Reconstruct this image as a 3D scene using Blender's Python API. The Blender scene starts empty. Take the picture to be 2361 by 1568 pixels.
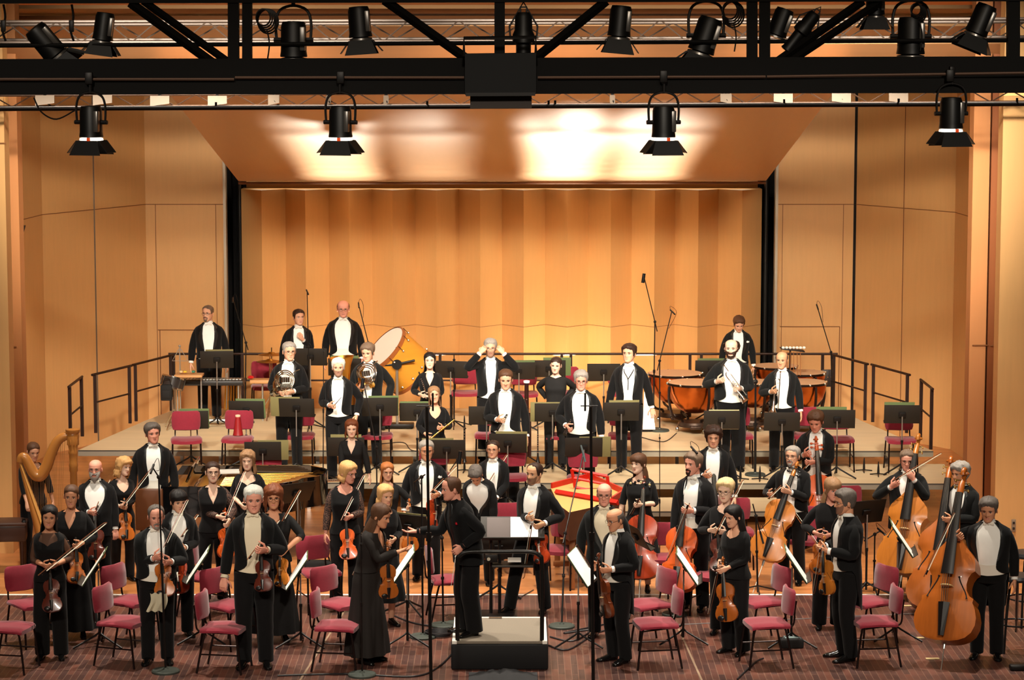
import bpy, bmesh, math, random
from mathutils import Vector as V, Matrix as M, noise as mnoise
random.seed(7)
PI = math.pi
sc = bpy.context.scene
COL = sc.collection
# ---------------------------------------------------------------- camera
FPX, CH, PITCH = 6000.0, 6.5, math.atan(704.0/6000.0)
cam = bpy.data.objects.new('camera', bpy.data.cameras.new('camera'))
COL.objects.link(cam)
cam.data.sensor_width = 36.0
cam.data.lens = 36.0*FPX/2361.0
cam.data.clip_end = 300
cam.location = (0, 0, CH)
cam.rotation_euler = (PI/2-PITCH, 0, 0)
sc.camera = cam
FW = V((0, math.cos(PITCH), -math.sin(PITCH))); UP = V((0, math.sin(PITCH), math.cos(PITCH)))
CP = V((0, 0, CH))
def ray(px, py): return FW+V((1, 0, 0))*((px-1180.5)/FPX)+UP*((784-py)/FPX)
def at(px, py, d):            # photograph point at distance d along the hall
    r = ray(px, py); return CP+r*(d/r.y)
def fl(px, py, z=0.0):        # photograph point on the level z
    r = ray(px, py); return CP+r*((z-CH)/r.z)
def proj(p):
    q = p-CP; t = q.dot(FW)
    return (1180.5+FPX*q.x/t, 784-FPX*q.dot(UP)/t)
Z1, Z2, Z3 = 0.2, 0.4, 0.6
# ---------------------------------------------------------------- world, exposure, lights
w = bpy.data.worlds.new('world'); sc.world = w; w.use_nodes = True
bg = w.node_tree.nodes['Background']; bg.inputs[0].default_value = (1.0, 0.72, 0.45, 1); bg.inputs[1].default_value = 0.035
vs = sc.view_settings
vs.view_transform = 'Standard'; vs.look = 'None'; vs.gamma = 1.0; vs.use_curve_mapping = False; vs.exposure = -0.08
sc.cycles.max_bounces = 6; sc.cycles.diffuse_bounces = 3; sc.cycles.glossy_bounces = 3; sc.cycles.transparent_max_bounces = 8
sc.cycles.use_denoising = True; sc.cycles.sample_clamp_indirect = 4.0
WARM = (1.0, 0.82, 0.60)
def spot(name, loc, to, power, ang, blend=0.6, size=0.15, col=WARM):
    d = bpy.data.lights.new(name, 'SPOT'); d.energy = power; d.spot_size = math.radians(ang); d.spot_blend = blend
    d.shadow_soft_size = size; d.color = col
    o = bpy.data.objects.new(name, d); COL.objects.link(o); o.location = loc
    o.rotation_euler = (V(to)-V(loc)).to_track_quat('-Z', 'Y').to_euler(); return o
def area(name, loc, to, power, sx, sy, col=WARM, spread=180):
    d = bpy.data.lights.new(name, 'AREA'); d.energy = power; d.shape = 'RECTANGLE'; d.size = sx; d.size_y = sy; d.color = col
    d.spread = math.radians(spread)
    o = bpy.data.objects.new(name, d); COL.objects.link(o); o.location = loc
    o.rotation_euler = (V(to)-V(loc)).to_track_quat('-Z', 'Y').to_euler(); return o
NEUT = (1.0, 0.90, 0.76)
# stage wash from the lighting bridge over the front of the stage
for i, x in enumerate((-4.8, -2.5, 0.2, 2.6, 4.9)):
    spot('stage_wash_lamp', (x, 26.9, 7.75), (x*0.80, 40.0, 1.6), 3800, 50, 0.9, 0.25, NEUT)
for s_ in (-1, 1):  # added fill spots that brighten the side walls, not fixtures of the bridge
    spot('side_wall_fill', (s_*2.6, 26.9, 7.9), (s_*6.7, 39.5, 1.9), 2100, 34, 1.0, 0.25, NEUT)
# downlights above the players
for x in (-5.2, -1.9, 1.6, 5.0):
    spot('stage_downlight', (x, 28.6, 10.2), (x*0.95+0.25, 28.4, 0), 3700, 64, 0.7, 0.16, NEUT)
for x in (-3.6, 0.2, 4.0):
    spot('riser_downlight', (x, 31.0, 7.6), (x*0.95, 36.0, 0.4), 750, 80, 0.8, 0.2, NEUT)
# floor lamps behind the railing that wash the fluted back wall and the reflector above it
for x, p in ((-2.70, 1.0), (-1.22, .34), (0.83, 1.7), (2.12, 1.15)):
    for k in range(10):
        yy = 41.7-.52*k; spot('wall_uplight', (x, 41.6, 0.75), (x, yy, 4.12+(42.2-yy)*.204), p*(820+12*k), 27-1.1*k, 1.0, 0.05, (1, 0.90, 0.74))
    spot('wall_glow', (x, 41.3, 0.7), (x, 42.5, 1.7), (p*44 if p < 1.5 else 120), 120, 1.0, 0.06, (1, 0.86, 0.62))
area('ledge_gap_fill', (-.17, 42.8, 4.12), (-.17, 42.6, 3.9), 14, 8.2, 0.08, WARM)  # unseen strip of light added to brighten the ledge above the fluted wall
area('ceiling_wash', (0, 32.3, 5.75), (0, 34.4, 7.0), 20, 13, 0.3, WARM)
for x in (-5.0, 0.0, 5.0):
    spot('front_lamp', (x*1.2, 9.0, 12.0), (x*.85, 29.5, 1.0), 6000, 30, 0.8, 0.5, NEUT)
area('hall_light', (0, 12.0, 13.0), (0, 31, 1.0), 330, 14, 5, (1, 0.76, 0.5))

# ---------------------------------------------------------------- materials
def lin(c):
    f = lambda v: v/12.92 if v <= 0.04045 else ((v+0.055)/1.055)**2.4
    return (f(c[0]/255.0), f(c[1]/255.0), f(c[2]/255.0), 1.0)
MATS = {}
def mat(name, c, rough=0.6, metal=0.0, nscale=0, namt=0.15, spec=0.4, coat=0.0, bump=0.0, emit=None, alpha=1.0, trans=0.0, stretch=(1, 1, 1), sheen=0.0):
    if name in MATS: return MATS[name]
    m = bpy.data.materials.new(name); m.use_nodes = True; MATS[name] = m
    nt = m.node_tree; b = nt.nodes['Principled BSDF']; c = lin(c)
    b.inputs['Base Color'].default_value = c; b.inputs['Roughness'].default_value = rough; b.inputs['Metallic'].default_value = metal
    b.inputs['Specular IOR Level'].default_value = spec; b.inputs['Coat Weight'].default_value = coat
    b.inputs['Alpha'].default_value = alpha; b.inputs['Transmission Weight'].default_value = trans; b.inputs['Sheen Weight'].default_value = sheen
    if emit: b.inputs['Emission Color'].default_value = lin(emit[:3]); b.inputs['Emission Strength'].default_value = emit[3]
    m.diffuse_color = c
    if nscale:
        tc = nt.nodes.new('ShaderNodeTexCoord'); mp = nt.nodes.new('ShaderNodeMapping'); n = nt.nodes.new('ShaderNodeTexNoise')
        mp.inputs['Scale'].default_value = stretch
        n.inputs['Scale'].default_value = nscale; n.inputs['Detail'].default_value = 4
        nt.links.new(tc.outputs['Object'], mp.inputs[0]); nt.links.new(mp.outputs[0], n.inputs['Vector'])
        mx = nt.nodes.new('ShaderNodeMix'); mx.data_type = 'RGBA'
        mx.inputs[6].default_value = tuple(v*(1-namt) for v in c[:3])+(1,); mx.inputs[7].default_value = tuple(min(1, v*(1+namt)) for v in c[:3])+(1,)
        nt.links.new(n.outputs['Fac'], mx.inputs[0]); nt.links.new(mx.outputs[2], b.inputs['Base Color'])
        if bump:
            bp = nt.nodes.new('ShaderNodeBump'); bp.inputs['Strength'].default_value = bump; bp.inputs['Distance'].default_value = 0.01
            nt.links.new(n.outputs['Fac'], bp.inputs['Height']); nt.links.new(bp.outputs[0], b.inputs['Normal'])
    return m
def brick_mat(name, c1, c2, mortar, bw, bh, ms, rough, rot=0.0, bias=0.0, grain=0.2, coat=0.0):
    m = bpy.data.materials.new(name); m.use_nodes = True; MATS[name] = m
    nt = m.node_tree; b = nt.nodes['Principled BSDF']; L = nt.links.new
    tc = nt.nodes.new('ShaderNodeTexCoord'); mp = nt.nodes.new('ShaderNodeMapping'); mp.inputs['Rotation'].default_value = (0, 0, rot)
    L(tc.outputs['Object'], mp.inputs[0])
    br = nt.nodes.new('ShaderNodeTexBrick'); br.inputs['Scale'].default_value = 1.0
    br.inputs['Color1'].default_value = lin(c1); br.inputs['Color2'].default_value = lin(c2); br.inputs['Mortar'].default_value = lin(mortar)
    br.inputs['Brick Width'].default_value = bw; br.inputs['Row Height'].default_value = bh; br.inputs['Mortar Size'].default_value = ms; br.inputs['Bias'].default_value = bias
    L(mp.outputs[0], br.inputs['Vector'])
    n = nt.nodes.new('ShaderNodeTexNoise'); n.inputs['Scale'].default_value = 2.5; n.inputs['Detail'].default_value = 6; L(tc.outputs['Object'], n.inputs['Vector'])
    mx = nt.nodes.new('ShaderNodeMix'); mx.data_type = 'RGBA'; mx.blend_type = 'MULTIPLY'; mx.inputs[0].default_value = 1.0
    cr = nt.nodes.new('ShaderNodeMapRange'); cr.inputs[1].default_value = 0.3; cr.inputs[2].default_value = 0.7; cr.inputs[3].default_value = 1-grain; cr.inputs[4].default_value = 1.0
    L(n.outputs['Fac'], cr.inputs[0]); L(br.outputs['Color'], mx.inputs[6]); L(cr.outputs[0], mx.inputs[7]); L(mx.outputs[2], b.inputs['Base Color'])
    b.inputs['Roughness'].default_value = rough; b.inputs['Coat Weight'].default_value = coat; b.inputs['Coat Roughness'].default_value = 0.25
    return m

# ---------------------------------------------------------------- mesh builder
class MB:
    def __init__(s): s.v = []; s.f = []; s.m = []; s.mats = []; s.mi = 0
    def use(s, m):
        if m not in s.mats: s.mats.append(m)
        s.mi = s.mats.index(m); return s
    def add(s, vs, fs, T=None):
        o = len(s.v)
        s.v += [tuple(T@V(v)) for v in vs] if T is not None else [tuple(v) for v in vs]
        s.f += [tuple(i+o for i in f) for f in fs]; s.m += [s.mi]*len(fs); return s
    def box(s, c, d, T=None, R=None):
        x, y, z = d[0]/2, d[1]/2, d[2]/2
        vs = [V(p) for p in ((-x,-y,-z),(x,-y,-z),(x,y,-z),(-x,y,-z),(-x,-y,z),(x,-y,z),(x,y,z),(-x,y,z))]
        if R is not None: vs = [R@p for p in vs]
        vs = [p+V(c) for p in vs]
        return s.add(vs, [(0,3,2,1),(4,5,6,7),(0,1,5,4),(1,2,6,5),(2,3,7,6),(3,0,4,7)], T)
    def rbox(s, c, d, r=0.01, T=None, R=None):     # box with bevelled edges
        bm = bmesh.new(); bmesh.ops.create_cube(bm, size=1.0)
        for v in bm.verts: v.co = V((v.co.x*d[0], v.co.y*d[1], v.co.z*d[2]))
        bmesh.ops.bevel(bm, geom=bm.edges[:], offset=r, segments=2, affect='EDGES', profile=0.5)
        vs = [(R@v.co if R is not None else v.co)+V(c) for v in bm.verts]
        bm.verts.index_update(); fs = [tuple(v.index for v in f.verts) for f in bm.faces]; bm.free()
        return s.add(vs, fs, T)
    def grid(s, rows, closed=True, cap0=False, cap1=False, T=None):   # rows of equal point counts
        n = len(rows[0]); vs = [p for r in rows for p in r]; fs = []
        for i in range(len(rows)-1):
            for j in range(n if closed else n-1):
                k = (j+1) % n
                fs.append((i*n+j, i*n+k, (i+1)*n+k, (i+1)*n+j))
        if cap0: fs.append(tuple(range(n-1, -1, -1)))
        if cap1: fs.append(tuple((len(rows)-1)*n+j for j in range(n)))
        return s.add(vs, fs, T)
    def tube(s, pts, r, n=8, caps=True, T=None, flat=1.0, round0=False, round1=False):
        pts = [V(p) for p in pts]; rs = list(r) if isinstance(r, (list, tuple)) else [r]*len(pts)
        if round0:
            d = (pts[0]-pts[1]).normalized(); R0 = rs[0]
            pts = [pts[0]+d*R0*0.95, pts[0]+d*R0*0.7]+pts; rs = [R0*0.25, R0*0.72]+rs
        if round1:
            d = (pts[-1]-pts[-2]).normalized(); R0 = rs[-1]
            pts = pts+[pts[-1]+d*R0*0.7, pts[-1]+d*R0*0.95]; rs = rs+[R0*0.72, R0*0.25]
        rows = []; u = None
        for i, p in enumerate(pts):
            t = (pts[min(i+1, len(pts)-1)]-pts[max(i-1, 0)])
            t = t.normalized() if t.length > 1e-9 else V((0, 0, 1))
            if u is None:
                a = V((0, 1, 0)) if abs(t.y) < 0.9 else V((1, 0, 0)); u = (a-t*a.dot(t)).normalized()
            else:
                u = u-t*u.dot(t); u = u.normalized() if u.length > 1e-6 else t.orthogonal().normalized()
            w_ = t.cross(u)
            rows.append([p+(w_*math.cos(2*PI*j/n)+u*math.sin(2*PI*j/n)*flat)*rs[i] for j in range(n)])
        return s.grid(rows, True, caps, caps, T)
    def lathe(s, prof, n=16, T=None, cap0=True, cap1=True):   # (r, z) profile
        rows = [[V((r*math.cos(2*PI*j/n), r*math.sin(2*PI*j/n), z)) for j in range(n)] for r, z in prof]
        return s.grid(rows, True, cap0, cap1, T)
    def prism(s, out, y0, y1, T=None):       # outline in xz, extruded along y
        n = len(out); vs = [(x, y0, z) for x, z in out]+[(x, y1, z) for x, z in out]
        fs = [tuple(range(n)), tuple(range(2*n-1, n-1, -1))]+[(i, i+n, (i+1) % n+n, (i+1) % n) for i in range(n)]
        return s.add(vs, fs, T)
    def ball(s, c, r, n=10, T=None, R=None):
        r = (r, r, r) if not isinstance(r, (tuple, list)) else r; rows = []
        for i in range(n//2+1):
            a = -PI/2+PI*i/(n//2); a = max(-1.5, min(1.5, a))
            rows.append([(R@V((r[0]*math.cos(a)*math.cos(2*PI*j/n), r[1]*math.cos(a)*math.sin(2*PI*j/n), r[2]*math.sin(a))) if R is not None else
                          V((r[0]*math.cos(a)*math.cos(2*PI*j/n), r[1]*math.cos(a)*math.sin(2*PI*j/n), r[2]*math.sin(a))))+V(c) for j in range(n)])
        return s.grid(rows, True, True, True, T)
    def build(s, name, m=None, parent=None, smooth=40, **props):
        me = bpy.data.meshes.new(name); me.from_pydata(s.v, [], s.f)
        ms = s.mats if s.mats else [m]
        for x in ms: me.materials.append(x)
        if s.mats and len(s.mats) > 1: me.polygons.foreach_set('material_index', s.m)
        bm = bmesh.new(); bm.from_mesh(me); bmesh.ops.recalc_face_normals(bm, faces=bm.faces); bm.to_mesh(me); bm.free()
        if smooth:
            me.polygons.foreach_set('use_smooth', [True]*len(me.polygons))
            if smooth < 180: me.set_sharp_from_angle(angle=math.radians(smooth))
        o = bpy.data.objects.new(name, me); COL.objects.link(o)
        if parent is not None: o.parent = parent
        for k, x in props.items(): o[k] = x
        return o
def tag(o, label=None, cat=None, group=None, kind=None):
    if label: o['label'] = label
    if cat: o['category'] = cat
    if group: o['group'] = group
    if kind: o['kind'] = kind
    return o
def empty(name, loc=(0, 0, 0), rz=0.0, label=None, cat=None, group=None):
    o = bpy.data.objects.new(name, None); COL.objects.link(o); o.empty_display_size = 0.1
    o.location = loc; o.rotation_euler = (0, 0, rz); return tag(o, label, cat, group)
KIDS = {}
def copy_tree(o, parent=None):
    c = o.copy(); COL.objects.link(c); c.parent = parent
    if parent is not None: c.matrix_parent_inverse = o.matrix_parent_inverse
    for ch in o.children: copy_tree(ch, c)
    return c
def bez(pts, n=8):            # smooth polyline (Catmull-Rom)
    pts = [V(p) for p in pts]; out = []
    for i in range(len(pts)-1):
        p0, p1, p2, p3 = pts[max(i-1, 0)], pts[i], pts[i+1], pts[min(i+2, len(pts)-1)]
        for k in range(n):
            t = k/n
            out.append(0.5*((2*p1)+(p2-p0)*t+(2*p0-5*p1+4*p2-p3)*t*t+(3*p1-p0-3*p2+p3)*t**3))
    out.append(pts[-1]); return out
def interp(tab, z):
    if z <= tab[0][0]: return tab[0][1:]
    for a, b in zip(tab, tab[1:]):
        if z <= b[0]:
            t = (z-a[0])/(b[0]-a[0]); t = t*t*(3-2*t)*0.5+t*0.5
            return tuple(p+(q-p)*t for p, q in zip(a[1:], b[1:]))
    return tab[-1][1:]

black = mat('black_metal', (26, 23, 22), 0.45, 0.4)
truss_black = mat('black_steel', (8, 6, 5), 0.7, 0.0, 9, 0.3, 0.15)
blackm = mat('matt_black', (20, 18, 18), 0.8)
chrome = mat('chrome', (225, 222, 215), 0.16, 1.0)
steel = mat('aluminium', (200, 198, 192), 0.35, 0.9)
brass = mat('brass', (225, 175, 85), 0.22, 1.0)
paper = mat('paper', (250, 248, 240), 0.8)
white = mat('white_paint', (240, 236, 226), 0.5)

# ---------------------------------------------------------------- the hall
wood_wall = mat('maple_veneer', (226, 174, 112), 0.5, 0, 3.0, 0.06, 0.35, stretch=(6, 6, 0.6))
wood_flute = mat('maple_flute', (224, 170, 106), 0.5, 0, 3.0, 0.05, 0.35, stretch=(6, 6, 0.6))
wood_fin = mat('brown_fin', (150, 88, 50), 0.5, 0, 3.0, 0.1, 0.3, stretch=(6, 6, 0.6))  # fin faces coloured browner than the side panels
wood_fin2 = mat('tan_fin', (200, 136, 84), 0.5, 0, 3.0, 0.06, 0.3, stretch=(6, 6, 0.6))
groove = mat('panel_joint', (140, 90, 50), 0.8)
refl_mat = mat('reflector_veneer', (236, 196, 156), 0.38, 0, 2.0, 0.03, 0.5, stretch=(6, 1, 1))
ceil_mat = mat('ceiling_veneer', (192, 146, 102), 0.5, 0, 2.0, 0.06, 0.3, stretch=(0.3, 4, 4))
dark_floor = brick_mat('jarrah_parquet', (74, 47, 42), (120, 70, 54), (128, 94, 78), 0.42, 0.068, 0.0035, 0.42, PI/2, -0.25, 0.35, 0.12)
red_floor = brick_mat('stage_boards', (206, 136, 80), (184, 114, 62), (130, 72, 38), 2.4, 0.10, 0.003, 0.35, 0, 0, 0.25, 0.3)
riser_top = mat('riser_plywood', (212, 188, 150), 0.6, 0, 2.5, 0.14, 0.3, stretch=(0.5, 2, 1))
riser_edge = mat('riser_aluminium', (150, 142, 126), 0.45, 0.5)

YB = fl(1180, 1371).y
b = MB(); b.use(dark_floor); x0 = 14
b.add([(-x0, 19, 0), (x0, 19, 0), (x0, YB-0.03, 0), (-x0, YB-0.03, 0)], [(0, 1, 2, 3)])
b.use(red_floor); b.add([(-x0, YB+0.03, 0), (x0, YB+0.03, 0), (x0, 47, 0), (-x0, 47, 0)], [(0, 1, 2, 3)])
b.use(white); b.add([(-x0, YB-0.03, 0), (x0, YB-0.03, 0), (x0, YB+0.03, 0), (-x0, YB+0.03, 0)], [(0, 1, 2, 3)])
b.build('floor', None, None, 0, kind='structure')
def strip(name, p, q, wd, m, h=0.004):
    p, q = V(p), V(q); d = (q-p).normalized(); n = V((-d.y, d.x, 0))*wd/2
    MB().add([p-n, q-n, q+n, p+n, p-n+V((0, 0, h)), q-n+V((0, 0, h)), q+n+V((0, 0, h)), p+n+V((0, 0, h))],
             [(0, 3, 2, 1), (4, 5, 6, 7), (0, 1, 5, 4), (1, 2, 6, 5), (2, 3, 7, 6), (3, 0, 4, 7)]).build(name, m, None, 0, kind='structure')
line_m = mat('floor_joint_strip', (150, 126, 104), 0.5, 0.2); rail_m = mat('floor_channel', (128, 124, 124), 0.4, 0.5)
strip('trim_1', fl(800, 1400), fl(672, 1600), 0.022, line_m); strip('trim_2', fl(1560, 1440), fl(1632, 1600), 0.022, line_m)
strip('trim_3', fl(1560, 1441), fl(2130, 1414), 0.035, rail_m); strip('trim_4', fl(1185, 1398), fl(1170, 1400), 0.02, line_m)

# fluted back wall
DB = 42.5
pxs = [553]+[605+50.2*i for i in range(24)]
rows = [[], []]
for i, px in enumerate(pxs):
    x = (px-1180.5)*DB/FPX; y = DB+(0.19 if i % 2 == 0 else -0.19)
    rows[0].append(V((x, y, 0))); rows[1].append(V((x, y, 3.985)))
b = MB(); b.use(wood_flute).grid(rows, False)
b.use(groove)
for zz in (1.745,):
    b.grid([[p+V((0, -0.004, zz)) for p in rows[0]], [p+V((0, -0.004, zz+0.007)) for p in rows[0]]], False)
b.use(wood_flute).grid([[V((p.x, p.y, 3.985)) for p in rows[1]], [V((p.x, 43.1, 3.985)) for p in rows[1]]], False)
b.build('wall_back', None, None, 0, kind='structure')
MB().box((-.165, 43.12, 2.2), (8.47, .04, 4.4)).build('wall_back_upper', wood_flute, None, 0, kind='structure')
MB().box((0, 44.2, 3), (13, 0.1, 8)).build('wall_rear', blackm, None, 0, kind='structure')
# side walls: angled panels, joints
def side(s):
    P = {-1: [(-4.66, 42.5), (-5.99, 42.5), (-7.24, 40.05), (-7.38, 38.6), (-7.6, 33.2)], 1: [(4.29, 42.5), (5.62, 42.5), (6.92, 40.6), (7.0, 39.3), (7.2, 33.2)]}[s]
    nm = 'left' if s < 0 else 'right'; b = MB(); b.use(wood_wall)
    b.grid([[V((x, y, z)) for x, y in P] for z in (0, 7.4)], False)
    b.use(groove)
    def pt(px, seg):     # where a photograph column meets wall segment seg
        a, c = V((P[seg][0], P[seg][1], 0)), V((P[seg+1][0], P[seg+1][1], 0)); r = ray(px, 500)
        k = r.x/r.y; t = (k*a.y-a.x)/((c.x-a.x)-k*(c.y-a.y)); return a.lerp(c, t)
    n = -0.005
    b.grid([[V((x*(1-0.0007), y-0.006, z)) for x, y in P] for z in (3.74, 3.752)], False)
    def vline(px, seg, z0, z1, wd, m=groove):
        p = pt(px, seg); b.use(m); b.box((p.x*0.9993, p.y-0.006, (z0+z1)/2), (wd, 0.012, z1-z0))
    if s < 0:
        vline(332, 0, 0, 7, 0.035, mat('slot_dark', (40, 26, 18), 0.8)); vline(217, 1, 0, 7, 0.02, mat('metal_joint', (120, 105, 90), 0.4, 0.6))
        vline(358, 0, 0, 3.74, 0.008); vline(497, 0, 0, 3.74, 0.008)
        b.use(groove).box(((pt(360, 0)+pt(500, 0)).x/2, 42.494, 1.68), (0.99, 0.012, 0.012)); vline(364, 0, 0, 1.68, 0.012)
    else:
        vline(1972, 0, 0, 7, 0.05, mat('slot_black', (14, 10, 9), 0.8)); vline(2084, 1, 0, 7, 0.012)
        vline(1805, 0, 0, 3.74, 0.008); vline(1945, 0, 0, 3.74, 0.008)
        b.use(groove).box(((pt(1801, 0)+pt(1940, 0)).x/2, 42.494, 1.735), (0.98, 0.012, 0.012)); vline(1940, 0, 0, 1.735, 0.012)
    b.build('wall_'+nm, None, None, 0, kind='structure')
    # pale jamb beside the black slot at the back corner
    MB().box((P[0][0]+s*0.02, 42.42, 2.6), (0.045, 0.2, 5.2)).build('trim_5' if s < 0 else 'trim_6', mat('pale_jamb', (186, 174, 152), 0.4, 0.3), None, 0, kind='structure')
side(-1); side(1)
bl = mat('black_velvet', (16, 13, 13), 0.9)
b = MB()
for x0_, x1_ in ((-4.64, -4.42), (4.1, 4.27)):
    b.grid([[V((x0_+(x1_-x0_)*i/8, 43.2+0.06*(i % 2), z)) for i in range(9)] for z in (0, 5.6)], False)
b.build('wall_slots', bl, None, 0, kind='structure')
MB().tube([(4.2, 43.0, 0), (4.2, 43.0, 5)], 0.04, 10).tube([(-4.5, 43.0, 0), (-4.5, 43.0, 5)], 0.03, 10).build('trim_7', mat('dark_pipe', (80, 76, 72), 0.3, 0.8), None, 60, kind='structure')
# fins and outer panels toward the hall
def slab(name, xa, xb, d, th, m, z1=8.0):
    MB().box(((xa+xb)/2, d+th/2, z1/2), (abs(xb-xa), th, z1)).build(name, m, None, 0, kind='structure')
k33 = 33.2/FPX
slab('wall_left_fin', (4-1180)*k33, (42-1180)*k33, 33.2, 0.3, wood_fin2)
slab('wall_left_front', -10.0, (12-1180)*(32.3/FPX), 32.3, 0.3, wood_wall)
slab('wall_right_fin', (2242-1180)*k33, (2280-1180)*k33, 33.2, 0.3, wood_fin2)
slab('trim_8', (2280-1180)*k33, (2284-1180)*k33, 33.3, 0.3, bl)
slab('wall_right_return', (2284-1180)*k33, (2313-1180)*k33, 33.2, 0.3, wood_fin)
slab('wall_right_front', (2309-1180)*(32.3/FPX), 10.0, 32.3, 0.3, wood_wall)
b = MB()
for px0, px1, py, d in ((2242, 2280, 796, 33.19), (2284, 2312, 797, 33.19), (4, 38, 800, 33.19), (0, 14, 330, 32.29)):
    p, q = at(px0, py, d), at(px1, py, d); b.box((p+q)/2, (q.x-p.x, 0.012, 0.014))
b.build('trim_9', groove, None, 0, kind='structure')
# big sloping reflector over the risers
def rp(px, d):
    z = 4.12+(42.2-d)*0.1905; return V(((px-1180.5)*d/FPX, d, z))
A, B_, C_, D_ = V((-4.43, 42.2, 4.12)), V((4.12, 42.2, 4.12)), V((4.16, 33.2, 5.835)), V((-4.46, 33.2, 5.835))
A, B_ = at(550, 418, 42.2), at(1766, 417, 42.2)
C_, D_ = at(1962, 160, 32.7), at(346, 160, 32.7)
up = V((0, 0, 0.12))
MB().add([A, B_, C_, D_, A+up, B_+up, C_+up, D_+up], [(0, 3, 2, 1), (4, 5, 6, 7), (0, 1, 5, 4), (1, 2, 6, 5), (2, 3, 7, 6), (3, 0, 4, 7)]).build('ceiling_reflector', refl_mat, None, 0, kind='structure')
MB().tube([A+V((0, -0.02, -0.03)), B_+V((0, -0.02, -0.03))], 0.022, 8).build('trim_10', mat('reflector_rail', (120, 78, 50), 0.5), None, 60, kind='structure')
# stepped ceiling bands seen through the trusses
def band(name, y0, y1, d0, d1, m):
    p = [at(-260, y0, d0), at(2620, y0, d0), at(2620, y1, d1), at(-260, y1, d1)]
    MB().add(p+[q+V((0, 0.08, 0.05)) for q in p], [(0, 1, 2, 3), (7, 6, 5, 4), (0, 4, 5, 1), (2, 6, 7, 3), (1, 5, 6, 2), (0, 3, 7, 4)]).build(name, m, None, 0, kind='structure')
band('ceiling_band', 139, 101, 33.4, 32.9, ceil_mat); band('ceiling_band', 101, 60, 34.4, 33.6, ceil_mat)
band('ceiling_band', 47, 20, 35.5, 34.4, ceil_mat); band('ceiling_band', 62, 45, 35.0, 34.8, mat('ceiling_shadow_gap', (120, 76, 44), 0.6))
band('ceiling_band', 24, -60, 37, 36, mat('ceiling_upper', (226, 150, 92), 0.5))

# ---------------------------------------------------------------- risers
def riser(name, pts, z, lab, legs, fas=0.085):
    root = empty(name, (pts[0].x, pts[0].y, 0), 0, lab, 'riser', 'stepped orchestra risers')
    o = V((pts[0].x, pts[0].y, 0))
    n = len(pts); b = MB(); b.use(riser_top)
    top = [V((p.x, p.y, z))-o for p in pts]; mid = [p-V((0, 0, 0.02)) for p in top]
    b.add(top, [tuple(range(n))]); b.use(mat('riser_lip', (66, 60, 52), 0.6))
    b.add(top+mid, [(i, (i+1) % n, (i+1) % n+n, i+n) for i in range(n)])
    b.build('deck', None, root, 0)
    bot = [p-V((0, 0, fas-0.02)) for p in mid]
    MB().add(mid+bot, [(i, (i+1) % n, (i+1) % n+n, i+n) for i in range(n)]+[tuple(range(2*n-1, n-1, -1))]).build('edge_frame', riser_edge, root, 0)
    for x, y in legs:
        MB().box((x-o.x, y-o.y, (z-fas)/2), (0.05, 0.05, z-fas)).build('leg', steel, root, 0)
    j = MB()
    return root
r3 = [fl(180, 1038, Z3), fl(2152, 1040, Z3), fl(1990, 972, Z3), fl(1925, 940, Z3), fl(408, 942, Z3), fl(330, 972, Z3)]
riser('stage_riser', r3, Z3, 'highest and deepest riser platform, railed, carrying timpani and percussion', [(x, r3[0].y+0.3) for x in (-5.6, -4.2, -2.8, -1.4, 0, 1.4, 2.8, 4.2, 5.4)]+[(x, r3[0].y+2.2) for x in (-5.0, -2.5, 0, 2.5, 4.6)])
r2 = [fl(404, 1112, Z2), fl(2190, 1115, Z2), fl(2178, 1070, Z2), fl(416, 1070, Z2)]
riser('stage_riser', r2, Z2, 'middle riser platform just below and before the railed one', [(x, r2[0].y+0.15) for x in (-4.4, -2.8, -1.4, 0, 1.4, 2.8, 4.2, 5.6)])
r1 = [fl(935, 1179, Z1), fl(1878, 1179, Z1), fl(1866, 1147, Z1), fl(938, 1147, Z1)]
riser('stage_riser', r1, Z1, 'lowest and narrowest riser platform behind the harpsichord', [(x, r1[0].y+0.1) for x in (-1.3, 0, 1.3, 2.6, 3.7)], 0.07)
# ---------------------------------------------------------------- placing along an axis
def axis_px(pa, da, pb, T, away=1):      # two photograph points -> real segment of length T starting at depth da
    A = at(pa[0], pa[1], da); best = None
    for i in range(0, 401):
        d = da+away*i*T/400.0; B = at(pb[0], pb[1], d); e = abs((B-A).length-T)
        if best is None or e < best[0]: best = (e, B)
    return A, best[1]
def place(o, A, B, T, spin=0.0, face=(0, -1, 0), fit=True):
    z = (B-A); L = z.length; z.normalize(); f = V(face); y = -(f-z*f.dot(z)).normalized(); x = y.cross(z)
    R = M((x, y, z)).transposed(); R = R @ M.Rotation(math.radians(spin), 3, 'Z')
    s = L/T if fit else 1.0; s = max(.85, min(1.2, s))
    o.matrix_basis = M.Translation(A) @ R.to_4x4() @ M.Scale(s, 4); return o
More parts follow.
